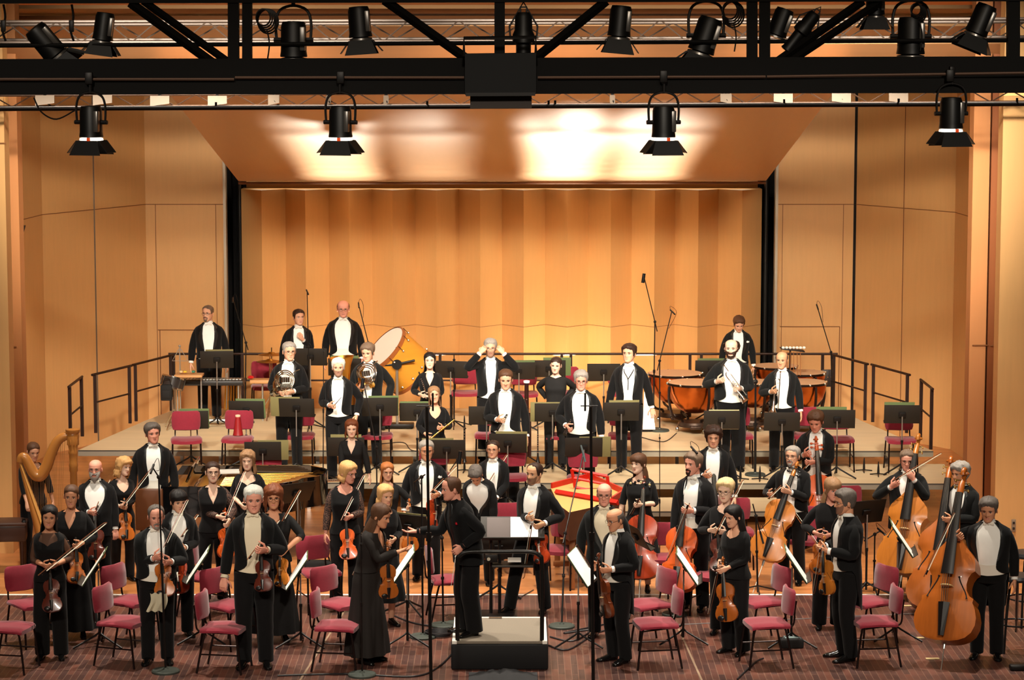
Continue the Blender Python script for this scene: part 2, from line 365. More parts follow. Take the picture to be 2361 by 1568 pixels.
# ---------------------------------------------------------------- bowed strings
VAR = {k: mat('varnish_'+k, c, 0.28, 0, 7, 0.22, 0.45, 0.2, stretch=(5, 5, .5)) for k, c in (('amber', (164, 86, 28)), ('red', (150, 50, 20)), ('brown', (112, 52, 24)), ('dark', (90, 36, 24)), ('orange', (186, 76, 22)), ('gold', (176, 104, 36)))}
EBONY = mat('ebony', (22, 18, 17), 0.35); MAPLE = mat('bridge_maple', (222, 186, 130), 0.6); STRG = mat('string_steel', (176, 172, 164), 0.3, 0.9); HAIRB = mat('horsehair', (236, 228, 206), 0.7); PERN = mat('pernambuco', (120, 66, 34), 0.35)
VW = [(0, .07), (.015, .15), (.04, .21), (.09, .262), (.16, .29), (.23, .292), (.31, .27), (.37, .24), (.405, .245), (.43, .20), (.48, .172), (.54, .164), (.60, .174), (.645, .20), (.665, .222), (.70, .222), (.77, .236), (.83, .235), (.89, .215), (.94, .175), (.975, .12), (1.0, .05)]
BW = VW[:14]+[(.665, .228), (.70, .225), (.74, .222), (.79, .205), (.84, .165), (.89, .115), (.94, .075), (.975, .052), (1.0, .045)]
PROT = {}
def strings_proto(kind, var):
    key = (kind, var)
    if key in PROT: return PROT[key]
    B, T, rib, ww = {'violin': (.356, .60, .034, 1.0), 'viola': (.41, .68, .040, 1.0), 'cello': (.755, 1.24, .12, 1.0), 'bass': (1.13, 1.86, .21, 1.0)}[kind]
    W = BW if kind == 'bass' else VW; v = VAR[var]; root = empty({'bass': 'double_bass'}.get(kind, kind)); s = B/.356
    arch = .016*s if kind != 'bass' else .045; rows = []
    for t, w_ in W:
        w_ *= B*ww; a = arch*min(1, 3*t+.1)*min(1, 3*(1-t)+.1)
        fr = [V((w_*u, -rib/2-a*(1-u*u)**1.2, t*B)) for u in (-1, -.96, -.75, -.4, 0, .4, .75, .96, 1)]
        bk = [V((w_*u, rib/2+a*.8*(1-u*u)**1.2, t*B)) for u in (1, .96, .75, .4, 0, -.4, -.75, -.96, -1)]
        rows.append(fr+bk)
    MB().grid(rows, True, True, True).build('body', v, root, 32)
    yb = -rib/2-arch; nk = MB(); z0, z1 = B*.985, T*.845
    nk.tube([(0, yb*.35, B*.95), (0, yb*.75, z0+.01*s), (0, yb*.95, (z0+z1)/2), (0, yb*.95, z1)], [.022*s, .015*s, .011*s, .011*s], 8)
    pb = [(0, yb*.95, z1-.005*s), (0, yb*.9+.004*s, z1+.03*s), (0, yb*.9+.012*s, T-.045*s), (0, yb*.9+.018*s, T-.028*s)]
    nk.tube(pb, [.012*s, .0115*s, .009*s, .0085*s], 8)
    sc_ = []
    for i in range(22):
        a = -.6+i*.50; r = .017*s*(1-.038*i); sc_.append((0, yb*.9+.010*s-r*math.cos(a)+.008*s, T-.017*s+r*math.sin(a)))
    nk.tube(sc_, [.0085*s*(1-.022*i) for i in range(22)], 7)
    nk.ball((0, yb*.9+.018*s, T-.017*s), (.018*s, .007*s, .007*s), 8)
    NK = nk.build('neck', v, root, 60)
    fb = MB(); f0 = B*.64 if kind != 'bass' else B*.60
    fb.grid([[V((x*wd_, yy+dy, z)) for x, dy in ((-1, 0), (-.6, -.004*s), (0, -.006*s), (.6, -.004*s), (1, 0), (1, .006*s), (-1, .006*s))] for z, wd_, yy in ((f0, .021*s, yb-.024*s), (z1, .012*s, yb*.95-.011*s))], True, True, True)
    fb.build('fingerboard', EBONY, root, 30)
    zb = B*.545 if kind != 'bass' else B*.50; hb = .032*s
    br = MB(); br.grid([[V((x, yb+.004*s-h, zb+dz)) for x in (-.021*s, -.011*s, 0, .011*s, .021*s) for _ in (0,)] for h, dz in ((0, -.003*s), (hb*.9, -.001*s))], False)
    br = MB(); br.prism([(-.021*s, 0), (-.012*s, 0), (-.008*s, .008*s), (.008*s, .008*s), (.012*s, 0), (.021*s, 0), (.018*s, hb*.7), (.010*s, hb*.97), (0, hb), (-.010*s, hb*.97), (-.018*s, hb*.7)], -.002*s, .002*s, M(((1, 0, 0, 0), (0, 0, -1, yb+.006*s), (0, 1, 0, zb), (0, 0, 0, 1))))
    br.build('bridge', MAPLE, root, 0)
    tp = MB(); tp.grid([[V((x*w_, y+dy, z)) for x, dy in ((-1, 0), (0, -.005*s), (1, 0), (1, .006*s), (-1, .006*s))] for z, w_, y in ((.012*s, .009*s, yb-.004*s), (B*.34, .019*s, yb-.016*s))], True, True, True); tp.build('tailpiece', EBONY, root, 30)
    for i in range(4):
        x = (-1.5+i)*.0075*s; q = (-1.5+i)*.0045*s
        MB().tube([(x*.8, yb-.016*s, B*.34), (x, yb-hb+.004*s, zb), (q, yb*.95-.017*s, z1)], .0011*s if kind != 'bass' else .003, 4).build('string', STRG, root)
        z = z1+.012*s+i*.0115*s; sd = -1 if i % 2 else 1
        if kind == 'bass': MB().tube([(0, yb*.8, z), (sd*.06, yb*.8, z)], .008, 6).rbox((sd*.075, yb*.8+.02, z), (.012, .05, .03), .004).build('tuning_key', mat('machine_head', (196, 160, 90), 0.25, 1.0), NK)
        else: MB().tube([(-sd*.012*s, yb*.9, z), (sd*.024*s, yb*.9, z)], .0035*s, 6).ball((sd*.031*s, yb*.9, z), (.009*s, .004*s, .0075*s), 8).build('peg', EBONY if var != 'orange' else v, NK)
    for sd in (-1, 1):
        c = []
        for i in range(13):
            t = i/12; z = zb-.036*s+.072*s*t; x = sd*(.050-.010*math.sin((t-.5)*PI)-.012*(t-.5))*s; x = sd*abs(x)
            u = abs(x)/(interp(W, z/B)[0]*B+1e-6); c.append((x, -rib/2-arch*(max(0, 1-u*u))**1.2-.0006*s, z))
        MB().tube(c, [.0045*s]+[.0022*s]*11+[.0045*s], 5, True, None, .4).build('f_hole', mat('sound_hole', (10, 7, 6), 0.9), root)
    if kind in ('violin', 'viola'):
        MB().ball((-.045*s, yb-.010*s, .035*s), (.034*s, .010*s, .026*s), 10).tube([(-.03*s, yb-.004*s, .004*s), (-.03*s, rib/2, .002*s)], .003*s, 6).build('chin_rest', EBONY, root)
    else:
        L = .30 if kind == 'cello' else .22
        MB().tube([(0, 0, 0), (0, 0, -.05)], [.018, .012], 8).tube([(0, 0, -.04), (0, 0, -L)], .006, 6).build('endpin', steel, root)
    root['T'] = T; PROT[key] = root; root['used'] = 0; return root
def spawn(p):
    if not p['used']: p['used'] = 1; return p
    return copy_tree(p)
def strings(kind, var, pa, pb, d, label, spin=0, away=1, group=None, sf=1.0):
    p = strings_proto(kind, var); o = spawn(p); T = p['T']
    Lp = (at(pa[0], pa[1], d)-at(pb[0], pb[1], d)).length; sf = min(1.0, max(Lp*1.03/T, .87)); A, B = axis_px(pa, d, pb, T*sf, away); place(o, A, B, T, spin)
    for ch in o.children:
        if ch.name.startswith('endpin'):
            dz = (B-A).normalized().z; L = .30 if kind == 'cello' else .22; ch.scale = (1, 1, max(.2, A.z/max(.2, dz)/L/o.matrix_basis.to_scale().z))
    tag(o, label, {'bass': 'double bass'}.get(kind, kind), group); return o
def bow_proto():
    if 'bow' in PROT: return PROT['bow']
    r = empty('bow')
    MB().tube(bez([(0, 0, 0), (0, .003, .2), (0, .006, .45), (0, .002, .68), (0, -.004, .72), (0, -.016, .735)], 4), [.0048]*8+[.0042]*12+[.005], 6).build('stick', PERN, r)
    MB().box((0, -.017, .38), (.010, .003, .70)).build('bow_hair', HAIRB, r, 0)
    MB().rbox((0, -.010, .055), (.012, .020, .05), .003).build('frog', EBONY, r)
    r['used'] = 0; PROT['bow'] = r; return r
def bow(pa, pb, d, label, spin=115, away=1, T=.74, group=None):
    o = spawn(bow_proto()); A, B = axis_px(pa, d, pb, T, away); place(o, A, B, .74, spin, fit=True); tag(o, label, 'bow', group); return o
# ---------------------------------------------------------------- chairs
FAB = mat('wine_wool', (130, 31, 47), 0.85, 0, 40, 0.14, 0.25, sheen=0.3); TUBE = mat('chair_tube', (34, 22, 20), 0.28, 0.6)
def chair_proto():
    r = empty('orchestra_chair')
    b = MB(); rows = []
    for y, hw in ((-.21, .175), (-.205, .20), (-.17, .218), (.0, .222), (.17, .214), (.20, .20), (.205, .18)):
        zz = .455-.012*sm_((y+.0)/.2)+(-.022 if y < -.2 else (-.008 if y < -.16 else 0))
        rows.append([V((hw*u, y, zz+dz)) for u, dz in ((-1, -.02), (-1.0, .0), (-.9, .018), (-.4, .016), (0, .013), (.4, .016), (.9, .018), (1.0, .0), (1, -.02), (.5, -.028), (-.5, -.028))])
    b.grid(rows, True, True, True).build('seat', FAB, r, 50)
    b = MB(); rows = []
    for z, hw in ((.545, .15), (.555, .185), (.60, .20), (.70, .205), (.79, .195), (.815, .165)):
        y = .215+.09*(z-.5); edge = .0 if .55 < z < .81 else .006
        rows.append([V((hw*u, y-.03*(1-abs(u))+dy*(1 if not edge else .5), z)) for u, dy in ((-1, 0), (-.95, -.016), (-.5, -.022), (0, -.024), (.5, -.022), (.95, -.016), (1, 0), (.95, .016), (.5, .020), (0, .022), (-.5, .020), (-.95, .016))])
    b.grid(rows, True, True, True).build('backrest', FAB, r, 50)
    for s in (-1, 1):
        x = s*.195
        MB().tube(bez([(x, -.02, .428), (x, -.13, .428), (x, -.185, .40), (x*1.05, -.235, .0)], 4), .0115, 7).build('leg', TUBE, r)
        MB().tube(bez([(x, .02, .428), (x, .10, .428), (x, .150, .40), (x*1.05, .235, .0)], 4), .0115, 7).build('leg', TUBE, r)
        MB().tube(bez([(x*.8, .05, .425), (x*.8, .20, .43), (x*.8, .245, .47), (x*.78, .255, .60), (x*.78, .27, .70)], 4), .010, 7).build('back_upright', TUBE, r)
        MB().tube([(x*1.03, -.212, .20), (x*1.03, .195, .20)], .008, 6).build('stretcher', TUBE, r)
    MB().tube([(-.195, 0, .428), (.195, 0, .428)], .010, 6).box((0, 0, .425), (.39, .30, .012)).build('seat_frame', TUBE, r, 40)
    r['used'] = 0; return r
def sm_(t): t = max(0.0, min(1.0, t)); return t*t*(3-2*t)
def chair(px, py, lvl, yaw, label, group='wine red orchestra chairs'):     # px, py: centre of the seat in the photograph
    if 'chair' not in PROT: PROT['chair'] = chair_proto()
    o = spawn(PROT['chair']); p = fl(px, py, lvl+.465); o.location = (p.x, p.y, lvl); o.rotation_euler = (0, 0, math.radians(yaw)); tag(o, label, 'chair', group); return o
# ---------------------------------------------------------------- music stands
DESK = mat('desk_black', (34, 28, 21), 0.55, 0.1); GREENF = mat('green_folder', (92, 108, 66), 0.7); OLIVE = mat('olive_folder', (120, 112, 70), 0.7)
def music_stand(px, py, d, lvl, label, yaw=0, tilt=22, w=.50, h=.30, legyaw=0, group='black music stands', bare=False):
    c = at(px, py, d); hz = c.z-lvl; o = empty('music_stand', (c.x, c.y, lvl), math.radians(yaw), label, 'music stand', group)
    T = M.Translation((0, 0, hz)) @ M.Rotation(math.radians(tilt), 4, 'X')
    b = MB(); b.rbox((0, 0, 0), (w, .006, h), .0025, T); b.rbox((0, .035, -h/2), (w, .07, .006), .002, T).rbox((0, .07, -h/2+.008), (w, .004, .022), .0015, T); b.build('desk', DESK, o, 30)
    MB().rbox((0, -.02, -.0), (.10, .035, .07), .006, T).build('desk_bracket', black, o)
    hp = hz-.03; MB().tube([(0, -.035, .52*hz), (0, -.035, hp)], .009, 8).build('inner_pole', steel, o)
    MB().tube([(0, -.035, .06), (0, -.035, .55*hz)], .013, 8).build('outer_pole', black, o)
    MB().tube([(0, -.035, .53*hz), (0, -.035, .57*hz)], .018, 8).build('collar', black, o)
    for k in range(3):
        a = math.radians(90+120*k+legyaw); MB().tube(bez([(0, -.035, .16), (.05*math.cos(a), -.035+.05*math.sin(a), .12), (.30*math.cos(a), -.035+.30*math.sin(a), .012)], 3), .011, 6).build('leg', black, o)
    o['desk'] = 0; return o, o.matrix_basis if False else (M.Translation((c.x, c.y, lvl)) @ M.Rotation(math.radians(yaw), 4, 'Z') @ T)
def folder(T, label, w=.44, h=.31, x=0.0, z=.012, y=.010, m=None, open_=False, cat='sheet music', group='sheet music on the stands'):
    b = MB(); m = m or paper
    o = empty('sheet_music'); o.matrix_basis = T; tag(o, label, cat, group)
    if open_:
        for s in (-1, 1): MB().grid([[V((x+s*u*w/2, y+.012*math.sin(u*PI)*.6+.003, z+v)) for u in (0, .1, .3, .6, 1)] for v in (-h/2, h/2)], False).build('page', paper, o, 60)
        MB().rbox((x, y-.002, z), (w+.01, .005, h+.01), .0015).build('cover', m if m is not paper else GREENF, o)
    else:
        MB().rbox((x, y, z), (w, .006, h), .002).build('cover', m, o); MB().rbox((x, y+.006, z-.004), (w*.94, .004, h*.94), .001).build('page', paper, o)
    return o
# ---------------------------------------------------------------- microphones
MICB = mat('microphone_black', (30, 29, 30), 0.4, 0.4); BASEG = mat('cast_base', (64, 70, 64), 0.6, 0.3)
def mic_stand(base, joint, tip, label, tail=None, mic='pencil', base_kind='round', r=.009, group='microphone stands', second=None, cable=True, name='microphone_stand'):
    o = empty(name, base, 0, label, 'microphone stand', group); B = V(base); J = V(joint)-B; P = V(tip)-B
    if base_kind == 'round': MB().lathe([(.02, .05), (.03, .035), (.135, .028), (.145, .018), (.145, .0)], 24).build('base', BASEG, o, 40)
    else:
        for k in range(3):
            a = math.radians(30+120*k); MB().tube([(0, 0, .10), (.30*math.cos(a), .30*math.sin(a), .012)], .009, 6).build('leg', black, o)
    MB().tube([(0, 0, .02), J*.55+V((0, 0, 0))], r*1.25, 8).build('outer_pole', black, o); MB().tube([J*.54, J], r, 8).build('inner_pole', black, o)
    MB().tube([J*.53, J*.56], r*2, 8).build('clutch', black, o)
    if (P-J).length > .05:
        t = J+(J-P).normalized()*(.15 if tail is None else tail)
        MB().tube([t, P], r*.85, 7).build('boom', black, o); MB().ball(J, r*2.6, 8).build('boom_joint', black, o)
    if mic == 'pencil':
        q = (P-J); q = q.normalized() if q.length > .01 else V((0, 0, 1)); q = (q*.4+V((.15, -.5, -.6))).normalized()
        MB().tube([P-q*.05, P+q*.10], [.012, .012], 8).build('microphone', MICB, o)
        if cable: MB().tube(bez([P-q*.05, P-q*.11+V((.03, 0, .03)), P+V((.07, 0, -.02)), P.lerp(J, .35)+V((.015, 0, 0))], 4), .003, 4).build('microphone_cable', black, o)
    elif mic == 'pair':
        MB().tube([P+V((-.10, 0, 0)), P+V((.07, 0, 0))], .006, 6).build('stereo_bar', black, o)
        for x in ((second or .05),): MB().tube([P+V((x, 0, -.05)), P+V((x, -.02, .13))], .010, 8).build('microphone', MICB, o)
    elif mic == 'large':
        MB().tube([P+V((.0, -.02, .05)), P+V((-.02, -.03, -.09))], [.024, .026], 10, True).build('microphone', MICB, o)
    elif mic == 'silver':
        MB().tube([P+V((-.03, 0, .10)), P+V((0, -.02, 0)), P+V((.02, -.04, -.09))], [.010, .014, .014], 8).build('microphone', mat('silver_mic', (150, 170, 176), 0.3, 0.8), o)
    return o
# ---------------------------------------------------------------- overhead rigging
def pbar(b, x0, y0, x1, y1, d, r, n=4, d1=None, rot=True):
    return b.tube([at(x0, y0, d), at(x1, y1, d1 or d)], r, n)
def pbox(name, x0, y0a, y0b, x1, y1a, y1b, d, th, m, parent):     # member of rectangular section: its left end spans y0a..y0b, right end y1a..y1b
    P = [at(x0, y0b, d), at(x1, y1b, d), at(x1, y1a, d), at(x0, y0a, d)]; o = V((0, th, 0))
    return MB().add(P+[p+o for p in P], [(0, 1, 2, 3), (7, 6, 5, 4), (0, 4, 5, 1), (1, 5, 6, 2), (2, 6, 7, 3), (3, 7, 4, 0)]).build(name, m, parent, 0)
DT = 26.0
def bridge():
    o = empty('lighting_bridge', (0, 0, 0), 0, 'long black steel lighting bridge spanning the top of the picture', 'lighting bridge')
    pbox('top_chord', -160, -16, 8, 2520, -22, 2, DT, .30, truss_black, o)
    pbox('bottom_chord', -160, 137, 186, 2520, 130, 182, DT, .30, truss_black, o)
    pbox('lower_beam', -160, 184, 219, 2520, 180, 214, DT-.1, .25, mat('black_steel_face', (9, 7, 6), 0.7, 0.0, 0, 0, 0.15), o)
    MB().tube([at(-160, 183, DT-.14), at(540, 183, DT-.14)], .016, 8).build('cable_rail', mat('worn_rail', (96, 74, 62), 0.4, 0.6), o)
    MB().tube([at(542, 179, DT-.14), at(1070, 179, DT-.14)], .016, 8).build('cable_rail', MATS['worn_rail'], o)
    MB().tube([at(1240, 179, DT-.14), at(1765, 177, DT-.14)], .016, 8).build('cable_rail', MATS['worn_rail'], o)
    MB().tube([at(1768, 177, DT-.14), at(2520, 166, DT-.14)], .016, 8).build('cable_rail', MATS['worn_rail'], o)
    MB().tube([at(-160, 106, DT+.1), at(2520, 92, DT+.1)], .021, 8).build('handrail', truss_black, o)
    for x0, x1 in ((525, 550), (558, 580), (1140, 1164), (1723, 1747), (1752, 1776), (2324, 2352)):
        pbox('post', x0, -10, 145, x1, -10, 145, DT+.02, .10, truss_black, o)
    for x0, y0, x1, y1, wd in ((300, 6, 508, 158, 22), (330, 2, 522, 140, 18), (886, 0, 1082, 140, 22), (1398, 2, 1228, 140, 22), (1990, 2, 1792, 142, 20), (2030, 4, 1816, 146, 18)):
        a, c = at(x0, y0, DT+.06), at(x1, y1, DT+.06); MB().tube([a, c], wd/2/230, 4).build('diagonal', truss_black, o)
    for px in (205, 785, 1530, 2190): MB().rbox(at(px, 181-px*.003, DT-.16), (.075, .06, .12), .01).build('clamp', black, o)
    return o
def plain_pipe():
    o = empty('lighting_pipe', (0, 0, 0), 0, 'thin dark pipe running level under the black bridge, across the whole stage', 'pipe')
    MB().tube([at(-160, 252, 27.4), at(2520, 239, 27.4)], .024, 8).build('pipe', mat('brown_black_pipe', (30, 20, 15), 0.5, 0.2), o)
    for px in (498, 985, 1265, 1280, 1808, 2072, 2345): MB().tube([at(px, 250-(px*.0052), 27.4), at(px, 238-(px*.0052), 27.4)], .012, 6).build('hook', black, o)
def box_truss(name, y0, y1, slope, d, label, m, pitch, r, two=True, x0=-160, x1=2520):
    o = empty(name, (0, 0, 0), 0, label, 'truss')
    sl = lambda x: slope*(x-1180)
    for yy, dd in ((y0, 0), (y0+7, .35), (y1, 0), (y1-6, .35)) if two else ((y0, 0), (y1, 0)):
        MB().tube([at(x0, yy+sl(x0), d+dd), at(x1, yy+sl(x1), d+dd)], r, 7).build('chord', m, o)
    n = int((x1-x0)/pitch); pts = [at(x0+i*pitch, (y0 if i % 2 else y1)+sl(x0+i*pitch), d) for i in range(n)]
    MB().tube(pts, r*.55, 5).build('lacing', m, o)
    if not two: return o
    pts = [at(x0+(i+.5)*pitch, (y0+7 if i % 2 else y1-6)+sl(x0+i*pitch), d+.35) for i in range(n)]
    MB().tube(pts, r*.55, 5).build('lacing', m, o)
    return o
LENS = mat('lamp_glow', (255, 246, 230), 0.3, emit=(255, 240, 214, 5.0)); ORANGE = mat('orange_tag', (220, 80, 30), 0.6, emit=(255, 70, 10, .25)); LAMPB = mat('lamp_black', (11, 10, 10), 0.45, 0.0, 0, 0, 0.3); LAMPG = mat('lamp_grey', (120, 116, 112), 0.3, 0.8)
def fresnel(px, py, label, tilt=0, roll=0, yaw=0, s=1.0, d=DT-.15, yoke=True, lit=True, door=True, long=0, group='stage lanterns'):
    c = at(px, py, d); o = empty('stage_lantern', c, 0, label, 'stage light', group)
    R = M.Rotation(math.radians(roll), 4, 'Y') @ M.Rotation(math.radians(tilt), 4, 'X') @ M.Rotation(math.radians(yaw), 4, 'Z'); S = M.Scale(s, 4); T = R @ S
    MB().lathe([(.05, .17), (.10, .165), (.115, .12), (.118, -.10), (.125, -.15), (.118, -.155)], 20, T).build('housing', LAMPB, o, 50)
    MB().rbox((.085, -.05, .01), (.05, .10, .22), .01, T).build('reflector_box', LAMPG, o)
    MB().lathe([(.075, -.155), (.12, -.165), (.122, -.185), (.07, -.19)], 20, T).build('lens_ring', LENS if lit else LAMPG, o, 50)
    if lit: MB().rbox((.02, -.125, -.172), (.035, .02, .035), .004, T).build('tag', ORANGE, o)
    if door:
        for k, (hw, fl2) in enumerate(((.17, 32), (.17, 32), (.12, 52), (.12, 52))):
            a = (0, PI, PI/2, -PI/2)[k]; Tk = T @ M.Translation((0, 0, -.185)) @ M.Rotation(a, 4, 'Z') @ M.Translation((0, -.125, 0)) @ M.Rotation(math.radians(-(90-fl2) if k > 1 else -22), 4, 'X')
            MB().add([(-.115, 0, 0), (.115, 0, 0), (hw, 0, -.16), (-hw, 0, -.16), (-.115, .006, 0), (.115, .006, 0), (hw, .006, -.16), (-hw, .006, -.16)], [(0, 3, 2, 1), (4, 5, 6, 7), (0, 1, 5, 4), (1, 2, 6, 5), (2, 3, 7, 6), (3, 0, 4, 7)], Tk).build('barn_door', LAMPB, o, 0)
    if yoke:
        Ty = M.Rotation(math.radians(yaw), 4, 'Z') @ S
        MB().tube(bez([(-.155, 0, 0), (-.16, 0, .16), (-.12, 0, .27), (0, 0, .31), (.12, 0, .27), (.16, 0, .16), (.155, 0, 0)], 4), .013, 6, True, Ty).build('yoke', black, o)
        for sx in (-1, 1): MB().tube([(sx*.115, 0, 0), (sx*.18, 0, 0)], .022, 8, True, Ty).build('knob', black, o)
        MB().tube([(0, 0, .30), (0, 0, .42)], .018, 6, True, Ty).rbox((0, 0, .44), (.06, .05, .09), .01, Ty).build('hook_clamp', black, o)
    return o
def profile(px, py, label, tilt=0, roll=0, s=1.0, d=DT+.1, group='stage lanterns'):
    o = empty('profile_lantern', at(px, py, d), 0, label, 'stage light', group); T = M.Rotation(math.radians(roll), 4, 'Y') @ M.Rotation(math.radians(tilt), 4, 'X') @ M.Scale(s, 4)
    MB().lathe([(.06, .24), (.085, .20), (.09, .06), (.11, .02), (.11, -.06), (.075, -.08), (.075, -.30), (.085, -.34), (.07, -.35)], 18, T).build('housing', LAMPB, o, 40)
    MB().tube([(-.03, 0, .24), (-.03, 0, .29), (.03, 0, .29), (.03, 0, .24)], .010, 6, True, T).build('handle', black, o)
    for sx in (-1, 1): MB().box((sx*.13, 0, .0), (.06, .01, .012), T).build('shutter', LAMPG, o, 0)
    MB().tube([(-.13, 0, -.02), (-.14, 0, .10), (0, -.0, .34), (.14, 0, .10), (.13, 0, -.02)], .010, 6, True, T).build('yoke', black, o)
    return o
def cable_coil(px, py, d, r, label):
    o = MB()
    for k in range(5):
        rr = r*(.8+.09*k); o.tube([at(px, py, d)+V((rr*.85*math.cos(a)+.01*k, .02*k, rr*math.sin(a)-.01*k)) for a in [2*PI*i/22 for i in range(23)]], .009, 5)
    o.tube(bez([at(px+8, py+28, d), at(px+14, py+60, d), at(px+10, py+95, d)], 4), .008, 5)
    tag(o.build('cable_coil', black), label, 'cable')
# ---------------------------------------------------------------- percussion
COPPER = mat('hammered_copper', (214, 116, 52), 0.24, 1.0, 10, 0.25, bump=0.25); SKINH = mat('drum_skin', (206, 164, 126), 0.6, 0, 4, 0.05); STRUT = mat('timpani_strut', (40, 26, 20), 0.35, 0.6)
def timpano(px, py, wpx, d, label):
    c = at(px, py, d); r = wpx/2*d/FPX; h = c.z-Z3; o = empty('timpani', (c.x, d, Z3), 0, label, 'drum', 'copper kettle timpani')
    MB().lathe([(r*.10, h-r*1.12), (r*.35, h-r*1.08), (r*.62, h-r*.93), (r*.82, h-r*.68), (r*.93, h-r*.35), (r*.965, h-.03)], 32, None, True, False).build('kettle', COPPER, o, 60)
    MB().lathe([(r*.97, h-.035), (r*1.0, h-.035), (r*1.0, h-.0), (r*.97, h)], 32, None, False, False).build('hoop', STRUT, o, 40)
    MB().lathe([(0.001, h+.004), (r*.6, h+.004), (r*.985, h+.002), (r*.985, h-.01)], 32, None, False, False).build('drum_head', SKINH, o, 40)
    for k in range(8):
        a = 2*PI*k/8+.2; MB().rbox((r*1.02*math.cos(a), r*1.02*math.sin(a), h-.01), (.032, .032, .03), .008).build('lug', chrome, o)
    for k in range(4):
        a = PI/4+PI/2*k-.35; f = lambda q, z: (r*q*math.cos(a), r*q*math.sin(a), z)
        MB().tube(bez([f(1.03, h-.04), f(1.04, h-.25), f(.86, h-.50), f(.52, .20), f(.50, .12)], 4), .02, 6).build('strut', STRUT, o)
    MB().lathe([(r*.56, .16), (r*.60, .13), (r*.60, .09), (r*.40, .08)], 20).rbox((0, -r*.5, .10), (.16, .22, .05), .01).build('base', mat('base_dark', (70, 54, 44), 0.4, 0.6), o, 40)
    for k in range(3):
        a = -PI/2+2*PI*k/3+.5; MB().ball((r*.62*math.cos(a), r*.62*math.sin(a), .045), (.028, .045, .045), 10).build('caster', chrome, o)
    return o
def bass_drum(px, py, d):
    c = at(px, py, d); o = empty('bass_drum', (c.x, d, Z3), 0, 'big tilted bass drum with yellow wood shell on a swivel stand', 'drum')
    ax = V((-.68, -.33, .66)).normalized(); z = ax; x = V((0, -1, 0)).cross(z).normalized(); y = z.cross(x)
    T = M.Translation((0, 0, c.z-Z3)) @ M((x, y, z)).transposed().to_4x4(); r, L = .40, .30
    MB().lathe([(r, -L), (r*1.0, L)], 40, T, False, False).build('shell', mat('yellow_shell', (214, 146, 48), 0.35, 0, 3, 0.12, stretch=(.5, .5, 4)), o, 60)
    for s in (-1, 1):
        MB().lathe([(r*1.01, s*(L-.04)), (r*1.035, s*(L-.04)), (r*1.035, s*(L+.015)), (r*.99, s*(L+.02))], 40, T, False, False).build('hoop', mat('drum_hoop', (150, 84, 40), 0.4), o, 40)
        MB().lathe([(.001, s*(L+.012)), (r*.99, s*(L+.012))], 40, T, False, False).build('drum_head', mat('calf_skin', (232, 222, 206), 0.6), o, 40)
    for k in range(12):
        a = 2*PI*k/12
        for s in (-1, 1): MB().ball((r*1.05*math.cos(a), r*1.05*math.sin(a), s*(L-.10)), .020, 8, T).build('lug', chrome, o)
        MB().tube([(r*1.06*math.cos(a), r*1.06*math.sin(a), L+.01), (r*1.05*math.cos(a), r*1.05*math.sin(a), L-.10)], .006, 5, True, T).build('tension_rod', chrome, o)
    q = V((0, -.42, c.z-Z3))
    MB().tube([q+V((0, -.05, 0)), q+V((0, .03, 0))], .075, 18).build('swivel_disc', black, o)
    MB().tube([q+V((-.27, 0, -.02)), q+V((0, -.02, 0)), q+V((.27, 0, .06))], .018, 8).tube([q, q+V((0, 0, .26))], .018, 8).build('swivel_arm', black, o)
    MB().tube([q, V((0, -.42, .08))], .022, 8).build('pole', steel, o)
    MB().rbox((0, -.36, .05), (.5, .22, .06), .012).rbox((-.2, -.15, .04), (.06, .9, .05), .01).build('base', black, o)
    for sx in (-1, 1): MB().ball((sx*.22, -.40, .03), .03, 8).build('caster', black, o)
    return o
def lathe_thing(name, prof, loc, m, label, cat, parent=None): return tag(MB().lathe(prof, 28).build(name, m, parent), label, cat)
# ---------------------------------------------------------------- wind instruments
def stick_inst(name, pa, pb, d, L, label, cat, r, m, keys=chrome, bell=0.0, away=1, mouth=None, nk=9):
    o = empty(name); A, B = axis_px(pa, d, pb, L, away)
    pr = [(r*.9, 0)]; pr = ([(bell, 0), (bell*.75, .02), (r*1.3, .09)] if bell else [(r, 0), (r, .05)])+[(r*1.05, L*.4), (r*.95, L*.85), (r*.8, L)]
    MB().lathe(pr, 12).build('tube', m, o, 50)
    for i in range(nk):
        z = L*(.16+.62*i/nk); MB().tube([(0, -r*1.1, z), (0, -r*1.9, z)], .007, 8).build('key', keys, o)
    MB().tube([(r*.8, -r*1.5, L*.12), (r*.8, -r*1.5, L*.8)], .0022, 5).build('key_rod', keys, o)
    if mouth: MB().lathe([(r*.7, L), (r*.9, L+.02), (r*.35, L+.075)], 10).build('mouthpiece', mouth, o)
    for z in (.33, .66): MB().lathe([(r*1.18, L*z-.006), (r*1.18, L*z+.006)], 12).build('joint_ring', chrome, o)
    place(o, A, B, L, fit=True); return tag(o, label, cat)
